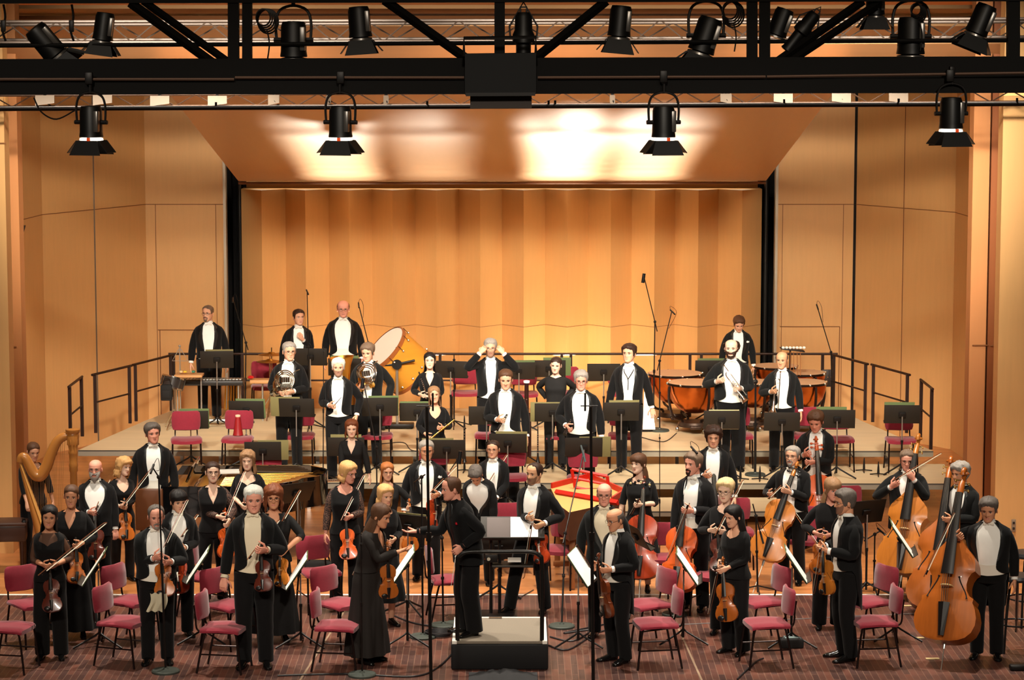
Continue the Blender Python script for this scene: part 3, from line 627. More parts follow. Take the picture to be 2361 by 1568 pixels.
def trumpet(pa, pb, d, label, m=chrome, away=1):      # pa = bell, pb = mouthpiece
    o = empty('trumpet'); L = .48; A, B = axis_px(pa, d, pb, L, away)
    MB().lathe([(.060, 0), (.050, .012), (.030, .05), (.016, .11), (.009, .20), (.006, .36)], 20, None, False, True).build('bell', m, o, 60)
    MB().tube(bez([(0, 0, .34), (0, 0, .42), (.03, 0, .455), (.06, 0, .42), (.06, 0, .30), (.06, 0, .10), (.06, 0, .06), (.03, 0, .035), (.0, .0, .06)][:7], 4), .006, 7).tube([(.06, 0, .08), (.06, 0, .52)], .0055, 7).build('tubing', m, o)
    for k in range(3):
        z = .24+.035*k; MB().tube([(.03, .055, z), (.03, -.055, z)], .0105, 10).tube([(.03, -.055, z), (.03, -.075, z)], .004, 6).ball((.03, -.078, z), (.008, .003, .008), 8).build('valve', m, o)
    MB().lathe([(.004, .0), (.005, .03), (.0125, .045), (.0125, .052)], 12, M.Translation((.06, 0, .50))).build('mouthpiece', m, o)
    place(o, A, B, L, fit=True); return tag(o, label, 'trumpet')
def horn(px, py, d, label, m, roll=0, yaw=0, s=1.0, bellm=None):
    o = empty('french_horn', at(px, py, d), math.radians(yaw)); T = M.Rotation(math.radians(roll), 4, 'Y') @ M.Scale(s, 4)
    for k, r in enumerate((.15, .125, .10)):
        MB().tube([V((r*math.cos(a), -.02*k+.03*math.sin(a*2), r*math.sin(a))) for a in [2*PI*i/26 for i in range(27)]], .011-.0015*k, 7, True, T).build('coil', m, o)
    MB().tube([V((-.02, 0, .12)), V((-.10, .02, .05)), V((-.13, .05, -.05)), V((-.10, .08, -.14))], [.018, .028, .05, .085], 12, False, T).lathe([(.085, 0), (.11, .03), (.15, .05)], 22, T @ M.Translation((-.10, .08, -.14)) @ M.Rotation(2.5, 4, 'X') @ M.Rotation(.25, 4, 'Y'), False, False).build('bell', bellm or m, o, 60)
    for k in range(4): MB().tube([(-.045+.035*k, -.055, -.03), (-.045+.035*k, -.055, .05)], .016, 10, True, T).build('valve', m, o)
    for k in range(5): MB().tube([V((-.06+.03*k, -.065, -.05)), V((-.06+.03*k, -.075, -.11)), V((-.045+.03*k, -.075, -.11)), V((-.045+.03*k, -.065, -.05))], .006, 6, True, T).build('slide', m, o)
    MB().tube(bez([(.10, -.03, .08), (.17, -.05, .14), (.23, -.06, .17)], 4), [.006]*6+[.009]*3, 7, True, T).build('leadpipe', m, o)
    return tag(o, label, 'french horn')
# ---------------------------------------------------------------- people
def sm(t): t = max(0.0, min(1.0, t)); return t*t*(3-2*t)
SK = {k: mat('skin_'+k, c, 0.55, 0, 30, 0.05, 0.35) for k, c in (('fair', (226, 170, 138)), ('pink', (230, 160, 136)), ('tan', (214, 150, 114)), ('pale', (232, 190, 164)), ('olive', (214, 160, 122)))}
LIP = mat('lips', (198, 122, 106), 0.5); EYEW = mat('eye_white', (226, 220, 212), 0.3); IRIS = mat('iris', (40, 30, 26), 0.2)
HAIR = {k: mat('hair_'+k, c, 0.6, 0, 45, 0.6, 0.25, stretch=(4, 4, 0.25)) for k, c in (('black', (24, 19, 18)), ('darkbrown', (52, 34, 26)), ('brown', (84, 56, 38)), ('auburn', (112, 60, 34)), ('ginger', (160, 96, 50)), ('blonde', (196, 150, 96)), ('fairblonde', (212, 176, 128)), ('grey', (150, 142, 134)), ('white', (212, 206, 196)), ('darkgrey', (92, 84, 78)), ('greybrown', (112, 92, 76)), ('mouse', (146, 110, 78)))}
WOOL = [mat('black_wool_%d' % i, c, 0.9, 0, 14, 0.3, 0.18, sheen=0.06) for i, c in enumerate(((15, 15, 16), (19, 20, 20), (14, 13, 14)))]
SATIN = mat('black_satin', (28, 29, 30), 0.38); SHIRT = mat('white_cotton', (244, 242, 236), 0.75, 0, 20, 0.04); PIQUE = mat('white_pique', (240, 234, 220), 0.8)
CREAM = mat('cream_cotton', (226, 212, 184), 0.8); BLKCLOTH = mat('black_crepe', (14, 13, 14), 0.85, 0, 9, 0.3, 0.2, sheen=0.06); CHAR = mat('charcoal_jersey', (30, 29, 29), 0.9, 0, 9, 0.25, 0.2)
SHOE = mat('patent_leather', (14, 13, 13), 0.12); GOLD = mat('gold', (230, 180, 80), 0.2, 1.0)
def lace_mat():
    m = mat('black_lace', (40, 30, 28), 0.8); nt = m.node_tree; b = nt.nodes['Principled BSDF']
    tc = nt.nodes.new('ShaderNodeTexCoord'); n = nt.nodes.new('ShaderNodeTexNoise'); n.inputs['Scale'].default_value = 95; n.inputs['Detail'].default_value = 1
    r = nt.nodes.new('ShaderNodeMapRange'); r.inputs[1].default_value = 0.46; r.inputs[2].default_value = 0.60
    mx = nt.nodes.new('ShaderNodeMix'); mx.data_type = 'RGBA'; mx.inputs[6].default_value = lin((28, 22, 22)); mx.inputs[7].default_value = lin((112, 80, 66))
    nt.links.new(tc.outputs['Object'], n.inputs['Vector']); nt.links.new(n.outputs['Fac'], r.inputs[0]); nt.links.new(r.outputs[0], mx.inputs[0]); nt.links.new(mx.outputs[2], b.inputs['Base Color'])
    return m
LACE = lace_mat()
HEADTAB = [(-.116, .012, -.066, -.040), (-.110, .030, -.083, -.015), (-.098, .043, -.092, .012), (-.082, .053, -.093, .040), (-.06, .062, -.090, .062), (-.03, .068, -.089, .080), (0, .073, -.089, .092),
           (.03, .0765, -.092, .098), (.058, .0755, -.089, .097), (.08, .068, -.077, .087), (.098, .051, -.055, .066), (.108, .030, -.03, .042), (.1135, .006, -.008, .018)]
def hsurf(phi, z):
    w, yf, yb = interp(HEADTAB, z); cy = (yf+yb)/2; ry = (yb-yf)/2
    c, s_ = math.cos(phi), math.sin(phi); e = 0.88
    return V((w*math.copysign(abs(s_)**e, s_), cy-ry*math.copysign(abs(c)**e, c), z))
def head_mesh(b, T, skin, male, rnd):
    nz, nc = 34, 40; rows = []; zs = [-.116+(.2295)*(i/(nz-1)) for i in range(nz)]
    fw = 1+rnd.uniform(-.05, .05); nl = rnd.uniform(.019, .027)
    for z in zs:
        row = []
        for j in range(nc):
            u = 2*PI*j/nc; phi = u-0.45*math.sin(u)
            p = hsurf(phi, z)
            if math.cos(phi) > 0.1:
                x = p.x; g = lambda a, bb: math.exp(-(a/bb)**2)
                k = 0.0
                if -.045 < z < .03: k -= nl*g(x, .0095+.007*sm((.0-z)/.035))*sm((.028-z)/.055)*(1-sm((-.032-z)/.010))
                k += .0105*g(abs(x)-.031, .017)*g(z-.004, .012)
                k -= .0035*g(z-.024, .008)*g(abs(x)-.03, .03)
                k -= .0055*(g(z+.054, .005)+1.1*g(z+.066, .006))*g(x, .02)
                k += .003*g(z+.06, .0025)*g(x, .024)
                k -= (.006 if male else .004)*g(x, .02)*g(z+.098, .013)
                k -= .004*g(abs(x)-.045, .018)*g(z+.022, .016)
                p = V((p.x, p.y+k, p.z))
            row.append(V((p.x*fw, p.y, p.z)))
        rows.append(row)
    b.use(skin); i0 = len(b.f); b.grid(rows, True, True, True, T)
    b.use(LIP); li = b.mi
    for q in range(i0, len(b.f)):
        r, c = divmod(q-i0, nc)
        if r < nz-1 and (c < 5 or c >= nc-5):
            P = (rows[r][c]+rows[r+1][(c+1) % nc])/2
            if (P.x/.0225)**2+((P.z+.061)/.0088)**2 < 1 and P.y < -.07: b.m[q] = li
    for s_ in (-1, 1):
        b.use(EYEW).ball((s_*.031, -.0745, .003), (.0130, .0095, .0072), 8, T)
        b.use(IRIS).ball((s_*.031, -.0805, .003), (.0058, .0042, .0058), 8, T)
        b.use(IRIS).tube([(s_*.018, -.083, .0075), (s_*.031, -.0855, .0115), (s_*.045, -.079, .0075)], .0018, 5, True, T)
        b.use(skin).ball((s_*.078*fw, .012, -.012), (.009, .020, .031), 8, T, M.Rotation(s_*.35, 3, 'Z'))
    return fw
HST = {  # front, temple, sideburn, nape hairline; thickness side, top; noise; drop (long hair end); first azimuth
 'short': (.080, .062, -.02, -.075, .011, .017, .003, None, 0), 'crop': (.086, .070, .00, -.065, .006, .009, .002, None, 0),
 'receding': (.102, .092, -.015, -.075, .010, .009, .003, None, 0), 'mop': (.040, .030, -.03, -.085, .020, .026, .004, None, 0),
 'full': (.074, .055, -.03, -.09, .018, .026, .006, None, 0), 'curls': (.066, .045, -.055, -.10, .028, .034, .013, None, 0),
 'sides': (.0, .0, -.02, -.08, .010, .0, .003, None, 78), 'sidescurl': (.0, .0, -.03, -.085, .028, .02, .012, None, 62),
 'bob': (.064, .040, -.04, -.06, .017, .020, .003, -.115, 0), 'bobfringe': (.034, .020, -.04, -.06, .018, .022, .004, -.10, 0),
 'long': (.074, .045, -.03, -.06, .014, .016, .003, -.27, 0), 'longfringe': (.036, .02, -.03, -.06, .015, .018, .004, -.25, 0),
 'wavylong': (.066, .04, -.05, -.06, .026, .026, .012, -.22, 0), 'wavymid': (.05, .03, -.05, -.06, .030, .032, .013, -.15, 0),
 'tied': (.078, .058, -.01, -.075, .008, .010, .002, None, 0), 'collar': (.074, .055, -.03, -.06, .02, .024, .005, -.14, 0)}
def hair_mesh(b, T, style, fw, rnd):
    fr, te, sb, na, ts, tt, nz, drop, az0 = HST[style]; az0 = math.radians(az0); n = 44; R = 13; off = V((rnd.random()*9, rnd.random()*9, 0))
    cols = []
    for j in range(n+1):
        ph = az0+(2*PI-2*az0)*j/n; a = ph if ph <= PI else 2*PI-ph; d = math.degrees(a)
        if d < 45: zl = fr+(te-fr)*sm(d/45)
        elif d < 78: zl = te+(sb-te)*sm((d-45)/30)
        elif d < 105: zl = sb+(.015 if drop is None else 0)*sm(1-abs(d-92)/12)
        else: zl = sb+(na-sb)*sm((d-105)/45)
        zl += (.007 if not az0 else .004)*mnoise.noise(V((ph*4.2, 7, 0))+off)+.004*mnoise.noise(V((ph*11, 2, 0))+off)
        if style in ('short', 'full', 'mop', 'collar') and ph < 1.0: zl += .008*(ph-.5)
        zh = .1135 if az0 == 0 else .058+.03*sm((d-90)/80)
        col = []
        ft = 66 if drop is None or drop > -.2 else (74 if 'wavy' in style else 84)
        fall = drop is not None and d > ft
        if fall:
            f = sm((d-ft)/22); zl = -.045
            e = drop*(1-.06*math.cos(a*3))+.02*mnoise.noise(V((a*3, 3, 0))+off); m_ = 7
            for i in range(m_):
                t = i/(m_-1); z = e+(zl-e)*t; q = hsurf(ph, -.03); th = (ts+.012*(1-t)*t*3)*(0.2+0.8*f)
                nn = V((q.x, q.y-.005, 0)).normalized(); wv = mnoise.noise(V((a*4, z*22, 1))+off)*nz*1.6+.004*mnoise.noise(V((ph*16, z*6, 3))+off)
                p = V((q.x, q.y, z))+nn*(th+wv); p.y += (.006 if drop > -.2 else .012)*(1-t)
                if drop < -.2: p.x *= 1+.10*(1-t); p.y = p.y-(.02*(1-t) if d < 110 else -.01*(1-t))
                col.append(p)
        else:
            if drop is not None: col += [None]*7
        for i in range(R):
            t = i/(R-1); z = zl+(zh-zl)*math.sin(t*PI/2)
            q = hsurf(ph, z); nn = V((q.x/.0058, (q.y-.004)/.0088, z/.0126)); nn = nn.normalized() if nn.length > 0 else V((0, 0, 1))
            th = ts+(tt-ts)*sm((z-.02)/.08)
            if not fall and i < 4: th *= (.08, .42, .72, .9)[i]
            if az0 and i >= R-2: th *= 0.3 if i == R-1 else .8
            th += nz*mnoise.noise(q*38+off)+nz*.7*mnoise.noise(q*80+off)+(.0022 if style not in ('crop', 'tied', 'sides') else .001)*mnoise.noise(V((ph*13, z*14, 4))+off)+.0018*mnoise.noise(V((ph*24, z*9, 8))+off)
            col.append(q+nn*max(th, .0025))
        if not az0: col.append(V((0, .006, .1135+tt)))
        if col[0] is None:
            k = next(p for p in col if p is not None); col = [k if p is None else p for p in col]
        cols.append([V((p.x*fw, p.y, p.z)) for p in col])
    b.grid(cols, False, False, False, T)
def beard_mesh(b, T, kind, fw):
    A, z0, z1, th, cz = {'full': (72, -.118, -.030, .010, .02), 'big': (66, -.150, -.028, .020, .02), 'goatee': (30, -.118, -.044, .007, .0), 'stubble': (70, -.114, -.030, .003, .02)}[kind]
    rows = []
    for i in range(9):
        t = i/8; row = []
        for j in range(19):
            a = math.radians(-A+2*A*j/18); e = abs(j-9)/9
            ztop = -.072 if (kind in ('full', 'big', 'goatee') and e < .45 and False) else z1+(.018*e if kind != 'goatee' else -.012*e)
            z = z0+(ztop-z0)*t+ (0.03*e*e*(1-t) if kind == 'big' else 0.012*e*(1-t)); q = hsurf(a, max(z, -.112)); q = V((q.x, q.y-.006*math.exp(-(q.x/.02)**2), z))
            nn = V((q.x, q.y, -.02)).normalized(); edge = min(1, 4*min(t, 1-t)+.2)*min(1, 4*(1-e)+.25)
            row.append(V((q.x*fw, q.y, q.z))+nn*th*edge+V((0, 0, .0035*mnoise.noise(q*60))))
        rows.append(row)
    hole = lambda r, c: kind != 'stubble' and abs(c-8.5) < (3.2 if kind != 'goatee' else 5.5) and -.072 < (rows[r][c].z+rows[r+1][c].z)/2 < -.050
    o = len(b.v); b.add([p for r in rows for p in r], [(r*19+c, r*19+c+1, (r+1)*19+c+1, (r+1)*19+c) for r in range(8) for c in range(18) if not hole(r, c)], T)
    if kind != 'stubble':
        b.tube(bez([(-.034*fw, -.083, -.060), (-.016*fw, -.099, -.046), (0, -.101, -.044), (.016*fw, -.099, -.046), (.034*fw, -.083, -.060)], 3), [.003]+[.0055]*11+[.003], 6, True, T)
# torso sections: z -> rx, ry, y-centre   (clothed man / woman)
TM = [(.50, .165, .13, .01), (.80, .176, .128, .0), (.92, .172, .125, .0), (1.04, .158, .115, .0), (1.16, .170, .120, .0), (1.28, .186, .126, .005), (1.36, .190, .120, .01), (1.41, .180, .102, .014), (1.445, .140, .084, .016), (1.475, .094, .072, .014), (1.495, .071, .068, .01), (1.52, .064, .064, .006)]
TW = [(.50, .165, .13, .01), (.80, .176, .130, .01), (.92, .170, .125, .01), (1.06, .130, .100, .0), (1.16, .140, .105, .0), (1.26, .156, .128, -.012), (1.34, .160, .112, .0), (1.40, .156, .092, .01), (1.435, .120, .076, .012), (1.465, .076, .062, .01), (1.49, .056, .056, .006), (1.52, .052, .052, .0)]
def sect(tab, z, phi, g=0.0, wd=1.0, belly=0.0):
    rx, ry, cy = interp(tab, z); rx = rx*(1+(wd-1)*(1 if z < 1.43 else .3)); bl = belly*math.exp(-((z-1.06)/.17)**2)
    c, s_ = math.cos(phi), math.sin(phi); e = .86
    return V(((rx+g+bl*.25)*math.copysign(abs(s_)**e, s_), cy-(ry+g+(bl if c > 0 else 0))*math.copysign(abs(c)**e, c), z))
def ik(S, W, l1, l2, hint):
    d = W-S; L = d.length
    if L > (l1+l2)*.997: W = S+d*((l1+l2)*.997/L); d = W-S; L = d.length
    L = max(L, abs(l1-l2)+.02); a = (l1*l1-l2*l2+L*L)/(2*L); h = math.sqrt(max(0, l1*l1-a*a)); dn = d.normalized()
    hh = hint-dn*hint.dot(dn); hh = hh.normalized() if hh.length > 1e-4 else dn.orthogonal().normalized()
    return S+dn*a+hh*h, W
def hand_mesh(b, W, d, n, side, curl, s_=1.0, spread=1.0):
    d = d.normalized(); n = n-d*n.dot(d); n = n.normalized() if n.length > 1e-3 else d.orthogonal().normalized(); w_ = d.cross(n)*side
    P = lambda a, c, t=0.0: W+(d*a+w_*c+n*t)*s_
    rows = []
    for a, hw, ht in ((-.03, .026, .021), (.0, .028, .021), (.025, .036, .019), (.055, .041, .017), (.08, .041, .015), (.092, .036, .011)):
        rows.append([P(a, hw*math.copysign(abs(math.cos(q))**.8, math.cos(q)), ht*math.sin(q)) for q in [2*PI*i/10 for i in range(10)]])
    b.grid(rows, True, True, True)
    for i, (c, L) in enumerate(((.030, .072), (.0105, .082), (-.0095, .076), (-.0285, .060))):
        p = P(.080, c, .0); dr = d+w_*((c*2.2)*spread*(1 if curl < .6 else .3)); dr.normalize(); pts = [p-dr*.012*s_, p]; cu = curl*(1+.10*i)
        ang = .25*cu
        for f, kk in ((.45, .9), (.32, 1.15), (.23, .8)):
            q = dr*math.cos(ang)+n*math.sin(ang); p = p+q*L*f*s_; pts.append(p); ang += cu*kk
        b.tube(pts, [.0092*s_, .0092*s_, .0088*s_, .0080*s_, .0068*s_], 7, True, None, 1, False, True)
    dt = (d*.55+w_*.75+n*.35).normalized(); p0 = P(.018, .022, .004); p1 = p0+dt*.045*s_; d2 = (d*.85+w_*.15+n*(.25+.5*curl)).normalized(); p2 = p1+d2*.032*s_; p3 = p2+(d2+n*.35*curl).normalized()*.024*s_
    b.tube([p0, p1, p2, p3], [.013*s_, .0105*s_, .0095*s_, .0075*s_], 7, True, None, 1, False, True)
PEOPLE = {}
ANCH = {}
def person(key, px, yf, lvl, top, label, yaw=0, sex='m', outfit='tails', hair=('short', 'brown'), beard=None, glasses=False, L=None, R=None, lean=0, side=0, twist=0,
           head=(0, 0, 0), wd=1.0, belly=0.0, stance=None, skin='fair', pocket=None, opening=1.0, shirt=SHIRT, bow=True, neck='V', sleeve='long', bottom='trousers', extra=None, hints=None, group=None, cloth=None, dof=0.0):
    rnd = random.Random(key); male = sex == 'm'; TAB = TM if male else TW
    pos = fl(px, yf, lvl); piv = V((0, 0, .95))
    RB = M.Rotation(math.radians(lean), 3, 'X') @ M.Rotation(math.radians(side), 3, 'Y') @ M.Rotation(math.radians(twist), 3, 'Z')
    qb = RB.to_quaternion()
    from mathutils import Quaternion
    q0 = Quaternion()
    def bend(p):
        t = sm((p.z-.90)/.36)
        if t <= 0: return V(p)
        return piv+(q0.slerp(qb, t))@(V(p)-piv)
    hy, hp, hr = (math.radians(a) for a in head)
    HN = V((0, .012, 1.505)); HC = V((0, -.010, 1.637))
    RH = M.Rotation(hy, 4, 'Z') @ M.Rotation(hp, 4, 'X') @ M.Rotation(hr, 4, 'Y')
    hn = bend(HN); TH = M.Translation(hn) @ qb.to_matrix().to_4x4() @ RH @ M.Translation(HC-HN) @ M.Scale(1.06, 4)
    topz = max((TH@V((0, 0, .1135))).z, (TH@V((0, .06, .10))).z)+(.012 if hair[0] not in ('bald', 'sides') else 0)
    hw = at(px, top, pos.y).z-lvl; k = hw/topz
    root = empty('person', pos, math.radians(yaw), label, 'person', group); root.scale = (k, k, k)
    MW = M.Translation(pos) @ M.Rotation(math.radians(yaw), 4, 'Z') @ M.Scale(k, 4); MI = MW.inverted()
    skinm = SK[skin]; wool = cloth or (WOOL[rnd.randrange(3)] if male else BLKCLOTH)
    # ---- arms
    sw = (.168 if male else .148)*(1+(wd-1)*.8); ul, fl_ = (.285, .265) if male else (.265, .245)
    arms = {}
    for s_, spec in ((-1, R), (1, L)):
        S = bend(V((s_*sw, .012, 1.405)))
        if spec is None: spec = ('rel', (s_*(.285+.04*(wd-1)), -.045, .80), .35)
        if spec[0] == 'rel': tgt = bend(V(spec[1])) if spec[1][2] > 1.0 else V(spec[1]); curl = spec[2] if len(spec) > 2 else .5; palm = V(spec[3]) if len(spec) > 3 else None
        else: tgt = MI@at(spec[0], spec[1], pos.y-spec[2]); curl = spec[3] if len(spec) > 3 else 1.0; palm = V(spec[4]) if len(spec) > 4 else None
        hint = V((s_*.55, .65, -.45)) if hints is None or hints.get(s_) is None else V(hints[s_])
        E, W = ik(S, tgt, ul, fl_, hint)
        d = (W-E).normalized(); W2 = tgt-d*.075; E, W = ik(S, W2, ul, fl_, hint); d = (W-E).normalized()
        if palm is None: palm = V((-s_, .15, 0)) if spec[0] == 'rel' and curl < .6 else V((-s_*.35, .8, .35))
        arms[s_] = (S, E, W, d, palm, curl)
    ANCH[key] = {'hand': {s_: MW@(a[2]+a[3]*.08) for s_, a in arms.items()}, 'mw': MW, 'y': pos.y, 'k': k}
    # ---- continuous body: head, neck, trunk, arms, hands, legs
    b = MB(); b.use(skinm); fw = head_mesh(b, TH, skinm, male, rnd)
    b.use(skinm); nr = .058 if male else .048
    c0 = TH@V((0, .018, -.055)); c1 = bend(V((0, .010, 1.44)))
    rows = []
    for i in range(6):
        t = i/5; c = c0.lerp(c1, t); r = nr*(1.0+.02*(1-t)+.5*max(0, t-.7)); rows.append([c+V((r*math.cos(2*PI*j/16), r*1.02*math.sin(2*PI*j/16), 0)) for j in range(16)])
    b.grid(rows, True)
    zs = [.86, .95, 1.05, 1.15, 1.25, 1.32, 1.37, 1.41, 1.435, 1.46, 1.48]
    b.grid([[bend(sect(TAB, z, 2*PI*j/24, -.014, wd, belly)) for j in range(24)] for z in zs], True, True, True)
    ar = {}
    for s_, (S, E, W, d, palm, curl) in arms.items():
        pts = bez([S-(E-S).normalized()*.02, S.lerp(E, .5), E, E.lerp(W, .5), W-d*.01], 3)
        q_ = bez([bend(V((s_*sw*.55, .012, 1.402))), bend(V((s_*sw*.92, .012, 1.392))), pts[3]], 4); pts = q_+pts[4:]; m_ = len(pts)
        f = 1.0 if male else .86
        rr = [interp([(0, .022), (.28, .030), (.42, .041), (.58, .041), (.66, .038), (.75, .039), (1, .026)], i/(m_-1))[0]*f for i in range(m_)]
        b.use(skinm).tube(pts, rr, 10, True); ar[s_] = pts
        hand_mesh(b, W, d, palm, s_*-1 if True else s_, curl, 1.0 if male else .9)
    st = stance or ((-.105, 0), (.105, 0)); st = [st[0], st[1]]
    legs = []
    for s_, (fx, fy) in zip((-1, 1), st):
        Hp = V((s_*.088, .0, .90)); An = V((fx, fy+.03, .085)); Kn, _ = ik(Hp, An, .41, .41, V((s_*.1, -1, 0))); legs.append((Hp, Kn, An))
        b.tube(bez([Hp, Hp.lerp(Kn, .5), Kn, Kn.lerp(An, .5), An], 2), [.075, .07, .066, .06, .052, .052, .048, .042, .036], 8)
    b.build('body', None, root, 60)
    # ---- brows, hair, beard, glasses
    hm = HAIR[hair[1]]
    if hair[0] != 'bald':
        h = MB(); hair_mesh(h, TH, hair[0], fw, rnd)
        if hair[0] == 'tied': h.tube(bez([(0, .095, .01), (0, .125, -.03), (.01, .115, -.12), (.02, .10, -.20)], 4), [.018]*3+[.026]*6+[.022]*3+[.01], 8, True, TH)
        h.build('hair', hm, root, 60)
    for s_ in (-1, 1): MB().tube([(s_*.015, -.0935, .0250), (s_*.030, -.0935, .0280), (s_*.046, -.084, .0215)], [.0024, .0032, .0016], 5, True, TH).build('eyebrow', HAIR['greybrown'] if hair[1] in ('white', 'grey') else hm, root)
    if beard: h = MB(); beard_mesh(h, TH, beard[0], fw); h.build('beard', HAIR[beard[1]] if beard[0] != 'stubble' else mat('stubble_'+beard[1], {'darkbrown': (60, 42, 34), 'darkgrey': (88, 76, 70)}.get(beard[1], (120, 96, 80)), 0.7, alpha=.45), root, 60)
    if glasses:
        g = MB()
        for s_ in (-1, 1):
            g.tube([V((s_*.032+.022*math.cos(2*PI*i/12), -.101+.008*abs(math.cos(2*PI*i/12)*s_+0), .002+.017*math.sin(2*PI*i/12))) for i in range(13)], .0015, 5, False, TH)
            g.tube([(s_*.054, -.096, .006), (s_*.078*fw, -.02, .006), (s_*.08*fw, .01, .0)], .0014, 5, True, TH)
        g.tube([(-.010, -.102, .004), (0, -.104, .007), (.010, -.102, .004)], .0014, 5, True, TH)
        g.build('glasses', mat('spectacle_frame', (70, 56, 44), 0.3, 0.6), root)
    # ---- jacket / top
    NC = 30
    def shell(zmin, zmax, op, gap, mt, name, nrow=20, inner=True):
        rows = []
        for i in range(nrow+1):
            t = i/nrow; row = []
            for j in range(NC+1):
                u = abs(1-2*j/NC); sd = 1 if j <= NC/2 else -1      # u: 1 at the front edge, 0 at the back
                zm = zmin(1-u); z = zm+(zmax-zm)*t
                a = op(z); ph = a+(PI-a)*(1-u); ph = ph if sd > 0 else -ph
                g = gap+.004*mnoise.noise(V((ph*2.2, z*9, rnd_o)))
                row.append((ph, z, g))
            rr = [bend(sect(TAB, z, ph, g, wd, belly)) for ph, z, g in row]
            if inner:
                ph, z, g = row[0]; e0 = bend(sect(TAB, z, ph, 0.001, wd, belly)); ph, z, g = row[-1]; e1 = bend(sect(TAB, z, ph, .001, wd, belly)); rr = [e0]+rr+[e1]
            rows.append(rr)
        bb = MB(); bb.use(mt); bb.grid(rows, False); return bb, rows
    rnd_o = rnd.random()*20
    def sleeves(bb, mt, upto=1.0, extra=0.0):
        for s_, pts in ar.items():
            m_ = len(pts); kx = max(6, int(round((m_-1)*(upto if upto > .9 else .42+.58*upto)))); pp = pts[:kx+1]
            f = 1.0 if male else .86
            rr = [(interp([(0, .040), (.2, .0475), (.42, .060), (.55, .058), (.66, .055), (.75, .054), (1, .043)], i/(m_-1))[0]+extra)*f*(1+(.09*mnoise.noise(V((i*1.1, s_*5, rnd_o))) if i > 5 else 0)) for i in range(kx+1)]
            bb.tube(pp, rr, 12, True, None, 1, False, False)
    ZT = 1.497 if male else 1.44
    if outfit in ('tails', 'jacket', 'opencoat'):
        a_ch = .40*opening
        def op(z):
            if outfit == 'jacket':
                return a_ch*sm((z-1.02)/.30)*(1-.0)+.02 if z < 1.44 else a_ch+(.5-a_ch)*sm((z-1.44)/.05)
            lo = 1.02
            v = a_ch*(0.72+.28*sm((z-1.0)/.3)) if z < 1.40 else a_ch+(.62-a_ch)*sm((z-1.40)/.08)
            if z < lo: v += (1.5 if outfit == 'tails' else .12)*sm((lo-z)/.16)
            return v
        zmin = (lambda u: .985-.03*sm(u/.12)+.0*u-.42*sm((u-.42)/.22)) if outfit == 'tails' else (lambda u: .79)
        jb, rows = shell(zmin, ZT, (lambda z: op(max(z, .99))) if outfit == 'tails' else op, .020, wool, 'jacket', 22)
        sleeves(jb, wool, .97, .002); JK = jb.build('jacket', None, root, 70)
        # satin lapels along both front edges
        for e, sg in ((1, 1), (-2, -1)):
            lb = MB(); lr = []
            for r in rows:
                q = r[e]
                if q.z is None: continue
                lr.append(r)
            sel = [r for r in rows[int(len(rows)*.22):]]
            pr = []
            for i, r in enumerate(sel):
                t = i/(len(sel)-1); wdt = .012+.052*math.sin(min(1, t*1.25)*PI)**.8 if t < .8 else .03*(1-(t-.8)/.2)+.018
                p0 = r[e]; p1 = r[e+sg*1]; p2 = r[e+sg*3]; dd = (p2-p0); dd = dd.normalized() if dd.length > 0 else V((1, 0, 0))
                nn = V((p0.x*.6, -1, .0)).normalized()
                pr.append([p0+nn*.004, p0+dd*wdt*.5+nn*.010, p0+dd*wdt+nn*.006, p0+dd*(wdt+.004)-nn*.004])
            lb.grid(pr, False); lb.build('lapel', SATIN, JK, 50)
        # shirt front, collar, waistcoat
        sb = MB()
        sr = []
        for z in (1.0, 1.05, 1.12, 1.2, 1.28, 1.34, 1.39, 1.43, 1.46, 1.485, 1.50):
            sr.append([bend(sect(TAB, z, -1.0+2.0*j/16, .006+(.004 if z > 1.45 else 0), wd, belly)) for j in range(17)])
        sb.use(shirt).grid(sr, False)
        cr = []
        for zz, g in ((1.475, .010), (1.50, .006), (1.528, .004)):
            cr.append([bend(V((0, .010-.014*((zz-1.475)/.05), 0))+V(((nr+g)*math.cos(2*PI*j/20), (nr+g)*math.sin(2*PI*j/20), zz))) for j in range(20)])
        sb.grid(cr, True); SHO = sb.build('shirt', None, root, 60)
        if outfit == 'tails':
            vb = MB(); vr = []
            for z in (.955, 1.0, 1.04, 1.075): vr.append([bend(sect(TAB, z, -1.25+2.5*j/18, .011, wd, belly)+V((0, 0, -.025*(1-abs(j/9-1)) if z < .97 else (-.03*(1-abs(j/9-1)) if z > 1.07 else 0)))) for j in range(19)])
            vb.grid(vr, False); vb.build('waistcoat', PIQUE if shirt is SHIRT else shirt, root, 60)
        if bow:
            k_ = MB(); c = bend(V((0, -nr-.016, 1.482)))
            Tq = M.Translation(c) @ qb.to_matrix().to_4x4()
            for s_ in (-1, 1): k_.grid([[V((s_*x, -.010*math.cos(q)*.9, h_*math.sin(q)))for q in [2*PI*i/8 for i in range(8)]] for x, h_ in ((.0, .008), (.012, .011), (.03, .022), (.052, .024), (.056, .014))], True, True, True, Tq)
            k_.rbox((0, -.006, 0), (.020, .016, .022), .004, Tq); k_.build('bow_tie', PIQUE if bow is True else bow, root, 50)
        for s_, (S, E, W, d, palm, curl) in arms.items():
            MB().tube([W-d*.035, W-d*.004], [.036, .038], 12, False).build('cuff', shirt, SHO, 60)
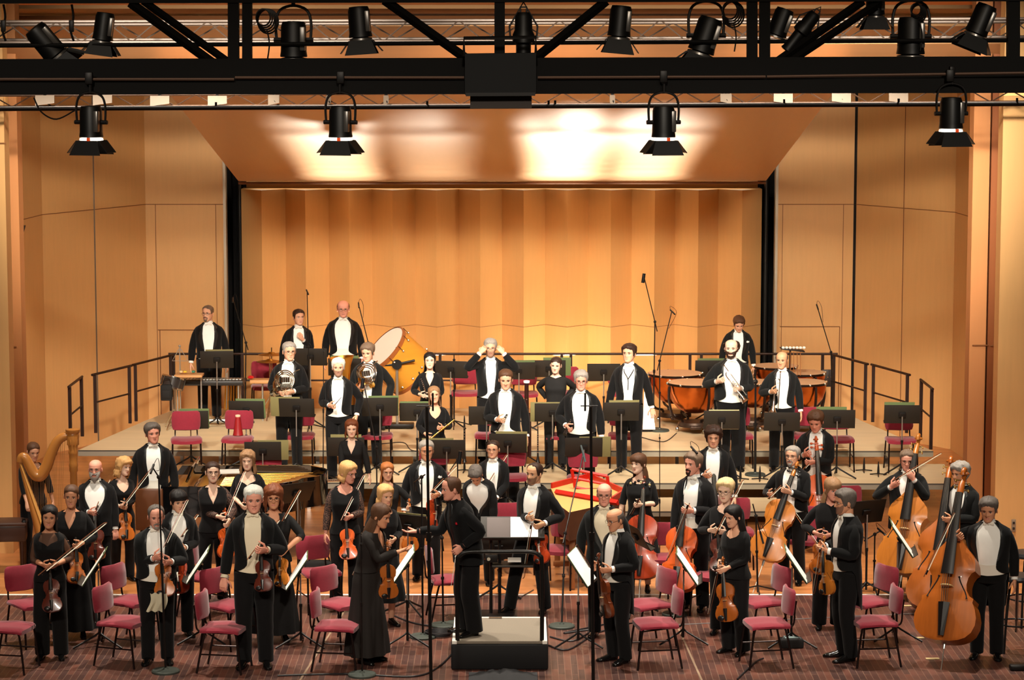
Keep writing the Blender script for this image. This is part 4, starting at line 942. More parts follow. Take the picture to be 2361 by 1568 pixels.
        if pocket:
            c = bend(sect(TAB, 1.30, .78, .03, wd, belly)); Tq = M.Translation(c)
            MB().add([(-.02, 0, 0), (.03, .004, 0), (.022, -.006, .03), (.006, -.010, .022), (-.008, -.006, .034), (-.018, 0, .02)], [(0, 1, 2, 3), (0, 3, 4, 5)], Tq).ball((0, -.002, .008), (.024, .008, .016), 8, Tq).build('pocket_square', pocket, root, 0)
    else:
        nz_, na = {'V': (1.27, .42), 'round': (1.385, .85), 'square': (1.335, .62), 'boat': (1.425, 1.1), 'high': (1.475, .9), 'deep': (1.30, .6), 'crew': (1.445, .9)}[neck]
        ztop = 1.452 if neck in ('V', 'round', 'square', 'deep', 'boat') else 1.49
        def op(z):
            if z < nz_: return .0
            t = (z-nz_)/(ztop-nz_)
            if neck == 'square': return na*sm(t*6)
            return na*(t if neck in ('V',) else math.sqrt(max(0, t)))
        hem = {'top': .90, 'dress': 1.0, 'shirt': .86}.get(outfit, .90); mt = wool
        jb, rows = shell(lambda u: hem, ztop, op, .014, mt, 'top', 20, False)
        if outfit == 'cardigan':
            pass
        up_ = {'long': .97, 'elbow': .52, 'threequarter': .74, 'lace': .97, 'sheer': .74}[sleeve]
        if sleeve in ('lace', 'sheer'):
            jb.build('top', None, root, 70); sm_l = LACE if sleeve == 'lace' else SHEER; sb = MB(); sb.use(sm_l); sleeves(sb, sm_l, up_, 0); sb.build('sleeves', None, root, 70)
        else:
            sleeves(jb, mt, up_, .0); jb.build('top', None, root, 70)
        if neck == 'deep' and outfit == 'top':   # open jacket over a camisole
            pass
    # ---- trousers / skirt / shoes
    if bottom == 'skirt' or outfit == 'dress':
        hemz = .10 if bottom != 'midi' else .32; rows = []
        for i in range(15):
            z = 1.05+(hemz-1.05)*i/14; t = i/14
            f = interp([(0, .138, .112), (.15, .178, .140), (1, .27, .23)], t)
            rows.append([V((f[0]*math.sin(q)*(1+.07*t*math.cos(9*q+rnd_o)), .01-f[1]*math.cos(q)*(1+.07*t*math.cos(9*q+rnd_o)), z)) for q in [2*PI*j/54 for j in range(54)]])
        MB().grid([[bend(p) for p in r] for r in rows], True).build('skirt', wool, root, 70)
    else:
        tb = MB(); fl2 = 1.0 if male else .93
        wide = 1.25 if bottom == 'wide' else 1.0
        for (Hp, Kn, An) in legs:
            pts = bez([Hp+V((0, 0, .02)), Hp.lerp(Kn, .5), Kn, Kn.lerp(An, .5), An+V((0, 0, -.035))], 4); m_ = len(pts)
            tb.tube(pts, [interp([(0, .102), (.2, .099), (.5, .080*wide), (.75, .076*wide), (1, .072*wide)], i/(m_-1))[0]*fl2*(1+.035*mnoise.noise(V((i*.9, An.x*9, rnd_o)))) for i in range(m_)], 14, True)
        tb.grid([[bend(sect(TAB, z, 2*PI*j/24, g, wd, belly)) for j in range(24)] for z, g in ((.83, -.025), (.87, -.006), (.93, .002), (1.0, .003), (1.04, .003))], True, True, True)
        tb.build('trousers', WOOL[2] if male else wool, root, 60)
    for s_, (Hp, Kn, An), (fx, fy) in zip((-1, 1), legs, st):
        Ts = M.Translation((fx, fy, 0)) @ M.Rotation(s_*.22, 4, 'Z'); sb = MB(); rows = []
        fz = 1.0 if male else .86
        for y, hw_, hh in ((.075, .018, .05), (.065, .031, .085), (.03, .035, .098), (-.02, .037, .085), (-.07, .043, .062), (-.12, .046, .048), (-.165, .038, .038), (-.19, .02, .028)):
            rows.append([V((hw_*fz*math.copysign(abs(math.cos(q))**.7, math.cos(q)), y*fz, max(.0, hh*.5+hh*.5*math.sin(q)))) for q in [2*PI*i/12 for i in range(12)]])
        sb.grid(rows, True, True, True, Ts); sb.build('shoe', SHOE, root, 60)
    PEOPLE[key] = root
    if extra: extra(root, TH, bend, TAB, wd, belly)
    return root
REDSQ = mat('red_silk', (190, 20, 40), 0.5); BROWNX = mat('sheer_brown', (25, 19, 16), 0.85); SHEER = mat('sheer_net', (30, 20, 17), 0.8, alpha=.62)
# ================================================================ placing everything
bridge(); plain_pipe()
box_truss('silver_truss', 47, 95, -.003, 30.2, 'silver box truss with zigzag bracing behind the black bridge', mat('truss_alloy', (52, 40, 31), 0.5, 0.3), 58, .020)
box_truss('rear_truss', 214, 241, -.005, 31.8, 'slimmer brown-looking truss hanging just below the black bridge', mat('brown_truss', (74, 52, 38), 0.5, 0.4), 47, .018, False)
for px, lab in ((210, 'hanging lantern with barn doors at far left under the black bridge'), (785, 'hanging lantern with barn doors over the left end of the fluted wall'), (1530, 'hanging lantern with barn doors over the right end of the fluted wall'), (2193, 'hanging lantern with barn doors at far right under the black bridge')):
    fresnel(px, 282 if px < 2000 else 262, lab, s=.96, yaw=-14 if px < 1500 else 12, group='lanterns hanging below the bridge')
up = 'lanterns inside the bridge'
fresnel(104, 96, 'lantern tipped steeply sideways at the left end of the bridge', 10, -38, s=1.05, d=DT+.2, lit=False, group=up, yoke=False)
fresnel(240, 62, 'small upright lantern left of the double diagonal brace', 0, 8, s=.85, d=DT+.2, lit=False, group=up, yoke=False)
fresnel(677, 92, 'lantern in a wide yoke beside the left cable coil', 0, 0, s=1.1, d=DT+.25, lit=False, group=up)
fresnel(829, 52, 'lantern pointing down behind the left single diagonal', 0, -4, s=.95, d=DT+.2, lit=False, group=up, yoke=False)
profile(1207, 84, 'tall narrow lantern standing upright beside the central post', 0, 0, 1.0)
fresnel(1430, 50, 'lantern pointing down behind the right single diagonal', 0, 5, s=.95, d=DT+.2, lit=False, group=up, yoke=False)
fresnel(1628, 82, 'lantern in a wide yoke beside the right cable coil', 0, 18, s=1.1, d=DT+.25, lit=False, group=up)
fresnel(1800, 52, 'lantern tucked just right of the double posts', 0, 20, s=.85, d=DT+.2, lit=False, group=up, yoke=False, door=False)
profile(1853, 66, 'slender lantern leaning left beside the right double diagonal', 0, 38, .8)
fresnel(2100, 84, 'lantern in a yoke with a cable loop above it, right of the double diagonal', 0, 0, s=1.15, d=DT+.25, lit=False, group=up)
fresnel(2263, 46, 'lantern tilted left near the right end post of the bridge', 0, 22, s=.95, d=DT+.2, lit=False, group=up, yoke=False)
fresnel(2018, 6, 'lantern cropped by the top edge between the double diagonal and the yoke lantern', 0, 0, s=.8, d=DT+.3, lit=False, group=up, yoke=False)
cable_coil(607, 40, DT+.1, .105, 'coil of black cable hung left of the wide-yoke lantern'); cable_coil(1683, 24, DT+.1, .11, 'coil of black cable hung left of the right double posts')
cable_coil(2112, 22, DT+.1, .075, 'small coil of black cable hung above the right yoke lantern')
for x0, y0, lab in ((8, 10, 'loose cable dangling at the left edge of the bridge'), (165, 10, 'short cable with a plug dangling right of the tipped lantern')):
    tag(MB().tube(bez([at(x0, y0, DT+.2), at(x0+4, y0+30, DT+.2), at(x0-2, y0+60, DT+.2), at(x0+5, y0+85, DT+.2)], 4), .012, 5).rbox(at(x0, y0+50, DT+.2), (.05, .04, .12), .01).build('hanging_cable', black), lab, 'cable')
tag(MB().tube(bez([at(78, 225, DT-.1), at(95, 258, DT-.1), at(130, 275, DT-.1), at(172, 255, DT-.1)], 6), .008, 5).build('lantern_cable', black), 'thin cable drooping to the far left hanging lantern', 'cable')
o = empty('projector_box', (0, 0, 0), 0, 'black equipment box clamped to the middle of the bridge', 'projector')
pbox('casing', 1072, 124, 219, 1236, 122, 217, DT-.4, .5, mat('case_black', (7, 7, 8), 0.6, 0, 0, 0, 0.2), o); pbox('lower_panel', 1084, 222, 250, 1226, 222, 249, DT-.3, .3, mat('case_brown', (44, 32, 25), 0.6), o)
pbox('ledge', 1074, 214, 222, 1234, 213, 221, DT-.45, .1, black, o)
MB().tube([at(1070, 130, DT-.3), at(1070, 88, DT-.3), at(1235, 86, DT-.3), at(1235, 128, DT-.3)], .018, 5).build('mounting_frame', black, o)
WB = mat('white_board', (120, 106, 92), 0.6)
for px, py, s in ((103, 232, -1), (236, 231, -1), (368, 233, -1), (501, 233, -1), (631, 231, -1), (757, 232, -1), (890, 232, -1), (1674, 228, 1), (1806, 228, 1), (1940, 227, 1), (2072, 227, 1), (1412, 231, 1)):
    wd = 44 if abs(px-1180) > 600 else (26 if abs(px-1180) > 450 else 12); h0 = 12
    o = empty('reflector_board', (0, 0, 0)); dB = 31.55
    P = [at(px-wd/2, py+(h0 if s < 0 else h0-6), dB), at(px+wd/2, py+(h0-6 if s < 0 else h0), dB+.1), at(px+wd/2, py-h0, dB+.1), at(px-wd/2, py-h0, dB)]
    MB().add(P+[p+V((0, .03, 0)) for p in P], [(0, 1, 2, 3), (7, 6, 5, 4), (0, 4, 5, 1), (1, 5, 6, 2), (2, 6, 7, 3), (3, 7, 4, 0)]).build('board', WB, o, 0)
    MB().tube([at(px, py+4, dB+.06), at(px, 214-.005*(px-1180), 31.79)], .02, 6).build('clamp', black, o)
    tag(o, 'small pale tilted board hung in a row under the bridge', 'board', 'pale boards under the bridge')
# wall fittings
p = at(2337, 1212, 32.28); o = empty('wall_socket', p, 0, 'grey double socket plate on the right front wall', 'socket')
MB().rbox((0, 0, 0), (.055, .012, .16), .005).build('plate', mat('plate_grey', (150, 130, 108), 0.5), o)
for dz in (-.035, .035): MB().rbox((0, -.008, dz), (.028, .008, .032), .003).build('socket', mat('socket_dark', (46, 34, 28), 0.6), o)
p = at(40, 531, 36.5); o = empty('wall_speaker', p, math.radians(40), 'small dark speaker fixed high on the left side wall', 'speaker')
MB().prism([(-.12, .09), (.08, .07), (.02, -.10), (-.12, -.12)], -.1, .1).build('cabinet', mat('speaker_grey', (58, 46, 40), 0.5), o); MB().box((-.16, 0, .0), (.10, .03, .03)).build('bracket', black, o)
# railings of the top riser
RAIL = mat('rail_brown', (46, 26, 18), 0.45, 0.4)
def railing(pts, label, hz=.88, posts=None):
    o = empty('railing', (0, 0, 0), 0, label, 'railing', 'dark riser railings')
    up = V((0, 0, hz)); q = [p+up for p in pts]
    ext = [q[0]+(q[0]-q[1]).normalized()*.08]+q+[q[-1]+(q[-1]-q[-2]).normalized()*.08]
    MB().tube(ext, .019, 8).build('top_rail', RAIL, o)
    MB().tube([p+up*.52 for p in pts], .014, 8).build('middle_rail', RAIL, o)
    for p in (posts or pts): MB().box(p+up/2, (.045, .045, hz)).build('post', RAIL, o, 0)
g = lambda x, y: fl(x, y, Z3)
railing([g(1921, 946), g(1994, 969)], 'right railing bay nearest the back corner of the top riser')
railing([g(2012, 973), g(2090, 998)], 'middle right railing bay above the lone red chair')
railing([g(2122, 1014), g(2146, 1036)], 'short railing bay at the right front corner of the top riser')
railing([g(395, 947), g(314, 971)], 'left railing bay nearest the back corner of the top riser')
railing([g(300, 976), g(221, 998)], 'middle left railing bay of the top riser')
railing([g(190, 1006), g(163, 1030)], 'short railing bay at the left front corner of the top riser')
railing([g(x, 943) for x in (402, 560, 700, 840, 1015, 1166, 1310, 1590, 1750, 1895, 1918)], 'long level railing along the back of the top riser', .88, [g(x, 943) for x in (402, 560, 840, 1015, 1166, 1295, 1316, 1590, 1616, 1895, 1918)])
# ---- podium and conductor's desk
z0 = .3; a, b_ = fl(1042, 1479, z0), fl(1262, 1479, z0); c, d_ = fl(1258, 1424, z0), fl(1047, 1424, z0)
cx = (a.x+b_.x)/2; cy = (a.y+c.y)/2; wx, wy = (b_.x-a.x), (c.y-a.y); o = empty('podium', (cx, cy, 0), 0, 'carpeted black podium box with pale edges and a curved rail', 'podium')
MB().rbox((0, 0, .135), (wx+.02, wy, .27), .02).build('box', mat('podium_black', (13, 13, 15), 0.7), o)
MB().rbox((0, 0, .285), (wx-.10, wy-.03, .03), .004).build('carpet', mat('grey_carpet', (128, 118, 104), 0.9, 0, 60, 0.1), o)
for x in (-1, 1): MB().rbox((x*(wx/2-.026), 0, .287), (.05, wy, .035), .004).build('edge_strip', white, o)
MB().rbox((0, wy/2-.0, .287), (wx, .035, .035), .004).build('edge_strip', white, o); MB().rbox((-.05, wy/2-.03, .292), (.14, .05, .035), .003).build('socket_plate', mat('brown_plate', (92, 74, 56), 0.6), o)
hx = .435; zr = 1.23
MB().tube(bez([(-hx, -wy/2+.04, .27), (-hx, -wy/2+.04, zr-.16), (-hx+.03, -wy/2+.04, zr-.04), (-hx+.14, -wy/2+.04, zr), (0, -wy/2+.04, zr), (hx-.14, -wy/2+.04, zr), (hx-.03, -wy/2+.04, zr-.04), (hx, -wy/2+.04, zr-.16), (hx, -wy/2+.04, .27)], 5), .022, 10).build('rail', mat('rail_gloss_black', (28, 27, 26), 0.3, 0.3), o)
dcy = fl(1145, 1418).y; T0 = at(1182, 1218, dcy); o = empty('conductor_desk', (T0.x, dcy, 0), 0, 'wide black conductor desk with a lower shelf in front of the podium', 'music stand')
Td = M.Translation((0, 0, T0.z)) @ M.Rotation(math.radians(-40), 4, 'X')
MB().rbox((0, 0, 0), (.72, .012, .30), .004, Td).rbox((0, -.03, -.15), (.72, .06, .012), .003, Td).build('desk', DESK, o)
MB().rbox((0, -.02, at(1170, 1300, dcy).z), (.46, .30, .02), .004).build('shelf', DESK, o)
for px in (1132, 1152): MB().tube([(at(px, 1300, dcy).x-T0.x, .0, 0.0), (at(px, 1300, dcy).x-T0.x, .0, T0.z-.05)], .018, 8).build('pole', black, o)
MB().rbox((-.2, 0, .012), (.5, .35, .024), .005).build('base', black, o)
MW = M.Translation((T0.x, dcy, 0)) @ Td
q = empty('score'); q.matrix_basis = MW; tag(q, 'open white score lying on the right half of the conductor desk', 'score'); MB().rbox((.13, -.014, .0), (.31, .012, .27), .003).build('page', mat('score_white', (255, 255, 255), 0.7), q)
q = empty('score'); q.matrix_basis = MW; tag(q, 'dark closed score lying on the left half of the conductor desk', 'score'); MB().rbox((-.16, -.013, 0), (.26, .010, .26), .003).build('cover', mat('score_grey', (98, 88, 86), 0.7), q)
q = empty('score_stack', at(1186, 1291, dcy-.03), 0, 'small white papers lying on the lower shelf of the conductor desk', 'papers'); MB().rbox((0, -.0, 0), (.15, .18, .02), .003).build('sheets', paper, q)
q = empty('control_box', at(1133, 1287, dcy-.05), 0, 'black control unit with a silver knob on the lower desk shelf', 'device'); MB().rbox((0, 0, .01), (.14, .16, .09), .006).build('case', black, q); MB().lathe([(.022, 0), (.02, .03)], 14, M.Translation((-.03, -.08, .01)) @ M.Rotation(PI/2, 4, 'X')).build('knob', chrome, q)
# ---- grand piano
def piano():
    PB = mat('piano_black', (9, 9, 10), 0.08, 0, 0, 0, 0.6, 1.0); o = empty('grand_piano', (-3.3, 32.3, 0), 0, 'black grand piano with open case and gilded frame behind the first violins', 'piano')
    X0, X1, Y0, Y1 = at(369, 1128, 31.4).x+3.3, at(746, 1128, 32).x+3.3, -.85, .78
    cur = [(X0, Y1), (X0, Y0), (X0+.75, Y0)]+[tuple(p[:2]) for p in bez([(X0+.75, Y0, 0), (X0+1.2, Y0+.06, 0), (X0+1.62, Y0+.42, 0), (X1-.25, Y0+.62, 0), (X1-.04, Y0+.85, 0), (X1, Y1-.35, 0), (X1-.22, Y1-.02, 0)], 4)[1:]]+[(X0+1.0, Y1)]
    n = len(cur); cen = V((sum(p[0] for p in cur)/n, sum(p[1] for p in cur)/n, 0)); z0, z1 = .62, 1.0
    inn = [(V((x, y, 0))-cen)*.955+cen for x, y in cur]; b = MB()
    rows = [[V((x, y, z0)) for x, y in cur], [V((x, y, z1)) for x, y in cur], [V((p.x, p.y, z1)) for p in inn], [V((p.x, p.y, z1-.16)) for p in inn]]
    b.grid(rows, True, True, False).build('case', PB, o, 30)
    MB().grid([[V((p.x, p.y, z1-.12)) for p in inn]], True, True).build('soundboard', mat('soundboard', (150, 96, 40), 0.4), o, 0)
    MB().add([V((p.x, p.y, z1-.10)) for p in [(q-cen)*.93+cen for q in inn]], [tuple(range(n))]).build('iron_frame', mat('gilt_frame', (168, 118, 46), 0.35, 0.5), o, 0)
    MB().rbox((X0+.38, (Y0+Y1)/2, z1-.075), (.04, 1.38, .05), .01).rbox((X0+.60, (Y0+Y1)/2-.05, z1-.08), (.025, 1.2, .03), .006).build('action_rail', PB, o)
    for i in range(16):
        y = Y0+.14+i*.085; MB().tube([(X0+.66, y, z1-.085), (X0+1.0+.8*(i/16), y+.10, z1-.085)], .004, 4).build('string', brass, o)
    MB().rbox((X0-.16, -.04, .70), (.32, 1.5, .10), .02).build('key_bed', PB, o); MB().rbox((X0-.17, -.04, .765), (.15, 1.24, .025), .004).build('keyboard', mat('ivory', (232, 226, 208), 0.4), o)
    for y in (Y0+.04, Y1-.04): MB().rbox((X0-.15, y, .80), (.34, .07, .20), .02).build('cheek', PB, o)
    MB().rbox((X0+.30, -.05, z1+.08), (.03, .75, .22), .01, None, M.Rotation(.35, 3, 'Y')).build('music_desk', PB, o)
    for x, y in ((X0+.1, Y0+.2), (X0+.1, Y1-.2), (X1-.35, Y1-.4)): MB().lathe([(.035, 0), (.04, .08), (.055, .30), (.07, .62)], 12, M.Translation((x, y, 0))).build('leg', PB, o)
    MB().rbox((X0+.2, -.05, .35), (.05, .18, .5), .01).build('lyre', PB, o)
    MB().rbox((X0-.14, Y0-.02, .72), (.34, .04, .52), .02).build('end_panel', mat('board_brown', (92, 54, 30), 0.35), o)
    q = empty('sheet_music', (-3.3+X0+.75, 32.3+.45, z1-.06), .15, 'white sheet music lying inside the piano case beside the pianist', 'sheet music'); MB().rbox((0, 0, .03), (.34, .26, .02), .004).build('page', paper, q)
piano()
# ---- harpsichord
def harpsichord():
    RED = mat('harpsichord_red', (196, 34, 22), 0.4); WAL = mat('harpsichord_case', (84, 50, 32), 0.5, 0, 6, .2, stretch=(.4, 3, 3)); TOP = mat('spruce_top', (222, 168, 100), 0.5)
    d = 31.0; o = empty('harpsichord', (0, 0, 0), 0, 'wooden harpsichord with red rim and red music rack among the cellos', 'harpsichord')
    zt = .96; P = [fl(1270, 1126, zt), fl(1360, 1103, zt), fl(1442, 1140, zt), fl(1412, 1160, zt), fl(1312, 1182, zt), fl(1288, 1164, zt)]
    n = len(P); cen = sum(P, V((0, 0, 0)))/n; dn = V((0, 0, -.34)); b = MB()
    b.grid([[p+dn for p in P], [p for p in P]], True, True).build('case', WAL, o, 0)
    MB().add([p+V((0, 0, .002)) for p in P], [tuple(range(n))]).build('soundboard', TOP, o, 0)
    def rim(i, j, m, h=.07, w_=.03):
        p, q = P[i], P[j]; k = (cen-p); k.z = 0; k = k.normalized()*w_; l = (cen-q); l.z = 0; l = l.normalized()*w_; u = V((0, 0, h)); e = V((0, 0, .003))
        MB().add([p+e, q+e, q+l+e, p+k+e, p+u, q+u, q+l+u, p+k+u], [(0, 3, 2, 1), (4, 5, 6, 7), (0, 1, 5, 4), (1, 2, 6, 5), (2, 3, 7, 6), (3, 0, 4, 7)]).build('rim', m, o, 0)
    for i, j in ((0, 1), (1, 2), (2, 3)): rim(i, j, RED)
    a, c = fl(1282, 1140, zt), fl(1425, 1165, zt); MB().tube([a+V((0, 0, .03)), c+V((0, 0, .03))], .035, 4).build('jack_rail', RED, o, 0)
    rk = MB(); dd = fl(1350, 1128, zt).y
    c4 = [(1318, 1082), (1400, 1098), (1405, 1140), (1326, 1124)]
    for (x0, y0), (x1, y1) in zip(c4, c4[1:]+c4[:1]): MB().tube([at(x0, y0, dd), at(x1, y1, dd)], .020, 4).build('rack_bar', RED, o, 0)
    MB().tube([at(1322, 1102, dd), at(1403, 1118, dd)], .017, 4).build('rack_bar', RED, o, 0); MB().tube([at(1359, 1090, dd), at(1365, 1132, dd)], .017, 4).build('rack_bar', RED, o, 0)
    for i in (0, 2, 4):
        p = P[i].lerp(cen, .2); MB().rbox((p.x, p.y, .32), (.07, .07, .62), .01).build('leg', mat('stand_wood', (142, 86, 44), 0.5), o)
    MB().rbox((cen.x, cen.y, .14), (.75, .06, .06), .01).rbox((cen.x, cen.y-.1, .42), (.6, .05, .07), .01).build('stand_rail', MATS['stand_wood'], o)
harpsichord()
# ---- harp
def harp():
    H = mat('harp_maple', (176, 114, 52), 0.3, 0, 6, .15, .5, .3, stretch=(3, 3, .5)); HL = mat('harp_light', (216, 160, 86), 0.35, 0, 6, .1, stretch=(3, 3, .5)); d = 30.7; o = empty('concert_harp', (at(120, 1320, d).x, d, 0), 0, 'carved golden wood concert harp at the left edge of the stage', 'harp'); off = V(o.location)
    q = lambda x, y, dy=0: at(x, y, d+dy)-off
    zt = q(168, 990).z; x = q(168, 1000).x
    MB().lathe([(.075, .0), (.075, .05), (.05, .10), (.043, .3), (.042, zt-.52), (.052, zt-.50), (.050, zt-.46), (.056, zt-.44), (.050, zt-.40), (.052, zt-.30), (.060, zt-.28), (.052, zt-.25), (.058, zt-.20), (.078, zt-.08), (.070, zt-.05), (.088, zt-.03), (.088, zt)], 20, M.Translation((x, 0, 0))).build('column', H, o, 50)
    for k in range(10): a = 2*PI*k/10; MB().rbox((x+.062*math.cos(a), .062*math.sin(a), zt-.14), (.02, .02, .10), .006).build('carving', H, o)
    rows = []
    pts = bez([q(46, 1066), q(50, 1054), q(58, 1056), q(68, 1074), q(80, 1094), q(93, 1097), q(106, 1078), q(118, 1046), q(132, 1018), q(150, 1006), q(168, 1008)], 4); m_ = len(pts)
    MB().tube(pts, [.042+.028*math.sin(PI*i/(m_-1)) for i in range(m_)], 10, True, None, .75).build('neck', H, o, 60)
    b = MB(); top, bot = q(46, 1068), q(122, 1318)
    for t in (0, .1, .35, .7, 1):
        c = top.lerp(bot, t); w_ = .035+.13*t; rows.append([c+V((w_*math.cos(a)*.6, w_*math.sin(a)*1.0+.02, .0)) for a in [2*PI*i/14 for i in range(14)]])
    b.grid(rows, True, True, True).build('sound_box', H, o, 60)
    MB().grid([[top.lerp(bot, t)+V((.6*(.035+.13*t)+.004-.02*abs(u), u*(.035+.13*t)*.75, .0)) for u in (-1, -.5, 0, .5, 1)] for t in (0, .3, .6, 1)], False).build('soundboard', HL, o, 60)
    for i in range(26):
        t = i/25; p = top.lerp(bot, .05+.90*t); k = int((.12+.80*t)*(m_-1)); MB().tube([p+V((.02+.07*t, 0, 0)), pts[k]], .0018, 4).build('string', mat('harp_string', (150, 110, 70), 0.5), o)
    MB().rbox(((x+q(122, 1318).x)/2, 0, .05), (.50, .36, .10), .03).build('base', H, o)
harp()
# harp bench, stools
o = empty('piano_bench', (fl(24, 1318).x, fl(24, 1318).y, 0), .1, 'dark brown box bench cut off by the left edge', 'bench'); BW_ = mat('bench_brown', (58, 34, 24), 0.35)
MB().rbox((-.02, 0, .50), (.46, .36, .20), .015).build('body', BW_, o); MB().rbox((-.02, 0, .615), (.48, .38, .05), .02).build('seat_pad', mat('bench_leather', (70, 44, 34), 0.45), o)
for x in (-.2, .16):
    for y in (-.14, .14): MB().lathe([(.022, 0), (.026, .1), (.035, .42)], 10, M.Translation((x, y, 0))).build('leg', BW_, o)
MB().lathe([(.035, 0), (.02, .03), (.03, .04)], 10, M.Translation((.19, -.15, .64))).build('knob', black, o)
def stool(px, py, label, rz=0):
    p = fl(px, py); o = empty('bass_stool', p, rz, label, 'stool', 'tall bass stools')
    MB().lathe([(.02, .76), (.17, .765), (.185, .79), (.17, .82), (.02, .83)], 20).build('seat', mat('stool_vinyl', (34, 34, 36), 0.4), o)
    for k in range(4):
        a = PI/4+k*PI/2; MB().tube(bez([(.05*math.cos(a), .05*math.sin(a), .76), (.13*math.cos(a), .13*math.sin(a), .72), (.19*math.cos(a), .19*math.sin(a), .35), (.22*math.cos(a), .22*math.sin(a), 0)], 4), .013, 6).build('leg', black, o)
    MB().tube([(.195*math.cos(a), .195*math.sin(a), .30) for a in [2*PI*i/20 for i in range(21)]], .010, 6, False).build('foot_ring', black, o)
    MB().tube([(0, 0, .2), (0, 0, .78)], .018, 8).build('spindle', chrome, o)
stool(2342, 1500, 'tall bass stool standing directly beside the front bass player'); stool(2364, 1440, 'tall bass stool cut by the right edge of the picture', .4)
# ---- timpani, drums and other percussion
timpano(1557, 860, 128, 39.5, 'kettledrum partly hidden at the far left rear of the timpani'); timpano(1602, 881, 130, 38.5, 'large kettledrum in front at the left of the timpani')
timpano(1735, 880, 108, 38.7, 'kettledrum half hidden between the two trumpet players'); timpano(1788, 843, 104, 40.1, 'kettledrum farthest back, just left of the bald trumpet player')
timpano(1853, 858, 104, 39.6, 'rear one of the two kettledrums right of the bald trumpeter'); timpano(1850, 880, 116, 38.6, 'front one of the two kettledrums right of the bald trumpeter')
bass_drum(918, 832, 39.2)
o = empty('mallet_tray', at(1822, 806, 38.9)-V((0, 0, .0)), 0, 'tray of white timpani mallets standing behind the bald trumpeter', 'mallet tray'); zf = o.location.z-Z3
MB().rbox((.03, 0, 0), (.36, .24, .015), .004, None, M.Rotation(.12, 3, 'Y')).build('tray', black, o); MB().tube([(0, 0, -zf), (0, 0, 0)], .014, 8).build('pole', black, o)
for k in range(3): a = 2*PI*k/3; MB().tube([(0, 0, -zf+.14), (.26*math.cos(a), .26*math.sin(a), -zf+.012)], .010, 6).build('leg', black, o)
for i in range(7):
    q = empty('timpani_mallet', at(1806+8*i, 803, 38.9-.09)); tag(q, 'white felt mallet lying in a row on the tray behind the bald trumpeter', 'mallet', 'felt mallets on the tray')
    MB().ball((0, 0, .008), (.026, .026, .022), 8).build('felt_head', white, q); MB().tube([(0, 0, 0), (.01, .26, .0)], .006, 5).build('shaft', MAPLE, q)
for i in range(5): MB().tube([(-.06+.05*i, -.12, -.02), (-.06+.05*i+.005, -.12, -.38)], .005, 5).build('hanging_stick', mat('stick_brown', (150, 92, 46), 0.5), o)
def cymbal(px, py, d, label):
    c = at(px, py, d); o = empty('cymbal', (c.x, d, Z3), 0, label, 'cymbal', 'cymbals on stands'); h = c.z-Z3
    MB().lathe([(.205, h-.012), (.15, h), (.06, h+.010), (.045, h+.028), (.01, h+.032)], 28).lathe([(.205, h-.014), (.06, h+.006), (.01, h+.02)], 28).build('plate', mat('cymbal_bronze', (206, 156, 74), 0.28, 1.0), o, 60)
    MB().tube([(0, 0, .1), (0, 0, h+.10)], .010, 8).build('pole', chrome, o)
    for k in range(3): a = .4+2*PI*k/3; MB().tube([(0, 0, .35), (.28*math.cos(a), .28*math.sin(a), .01)], .009, 6).build('leg', chrome, o)
cymbal(626, 816, 40.2, 'upper bronze cymbal left of the seated-row horn player'); cymbal(622, 832, 39.8, 'lower bronze cymbal left of the silver horn player')
o = empty('glockenspiel', at(476, 880, 39.2), 0, 'black-framed glockenspiel with steel bars before the leftmost percussionist', 'percussion keyboard'); zf = o.location.z-Z3
MB().rbox((0, 0, 0), (1.15, .42, .07), .012).build('frame', mat('glock_frame', (40, 36, 34), 0.4), o)
for i in range(22): MB().rbox((-.52+.0495*i, -.02, .045), (.040, .30-.006*i, .012), .003).build('bar', steel, o)
for x in (-.5, .5):
    for y in (-.15, .15): MB().tube([(x, y, -.02), (x, y, -zf)], .014, 6).build('leg', steel, o)
for i in range(6): MB().tube([(.30+.04*i, -.05, -.03), (.28+.045*i, -.05, -.42)], .014, 8).build('resonator', brass, o)
MB().rbox((.0, 0, -zf+.06), (1.0, .05, .05), .01).build('cross_bar', steel, o)
o = empty('accessory_table', at(436, 862, 38.9), 0, 'wooden tray table holding small percussion left of the glockenspiel', 'table'); zf = o.location.z-Z3
MB().rbox((0, 0, -.02), (.42, .32, .035), .006).build('tabletop', mat('tray_wood', (206, 150, 96), 0.5), o)
for x in (-.18, .18): MB().tube([(x, 0, -.03), (x, 0, -zf)], .012, 6).build('leg', steel, o)
for px, c, lab in ((418, (212, 180, 130), 'small pale wooden block on the percussion tray'), (427, (220, 180, 40), 'small yellow shaker on the percussion tray'), (446, (40, 120, 90), 'small green shaker on the percussion tray')):
    tag(MB().rbox(at(px, 857, 38.85), (.05, .06, .03), .01).build('hand_percussion', mat('shaker_%d' % px, c, 0.5)), lab, 'shaker')
o = empty('triangle_stand', fl(417, 985, Z3), 0, 'triangle hanging from a slim metal stand left of the music desk', 'triangle'); zt = at(417, 798, o.location.y).z-Z3
MB().tube([(0, 0, 0), (0, 0, zt)], .009, 6).ball((0, 0, zt), .02, 8).build('pole', steel, o); MB().tube([(.0, -.04, zt-.03), (-.11, -.04, zt-.22), (.13, -.04, zt-.22), (.02, -.04, zt-.04)], .007, 6).build('triangle', steel, o)
for k in range(3): a = .5+2*PI*k/3; MB().tube([(0, 0, .12), (.2*math.cos(a), .2*math.sin(a), .01)], .008, 6).build('leg', steel, o)
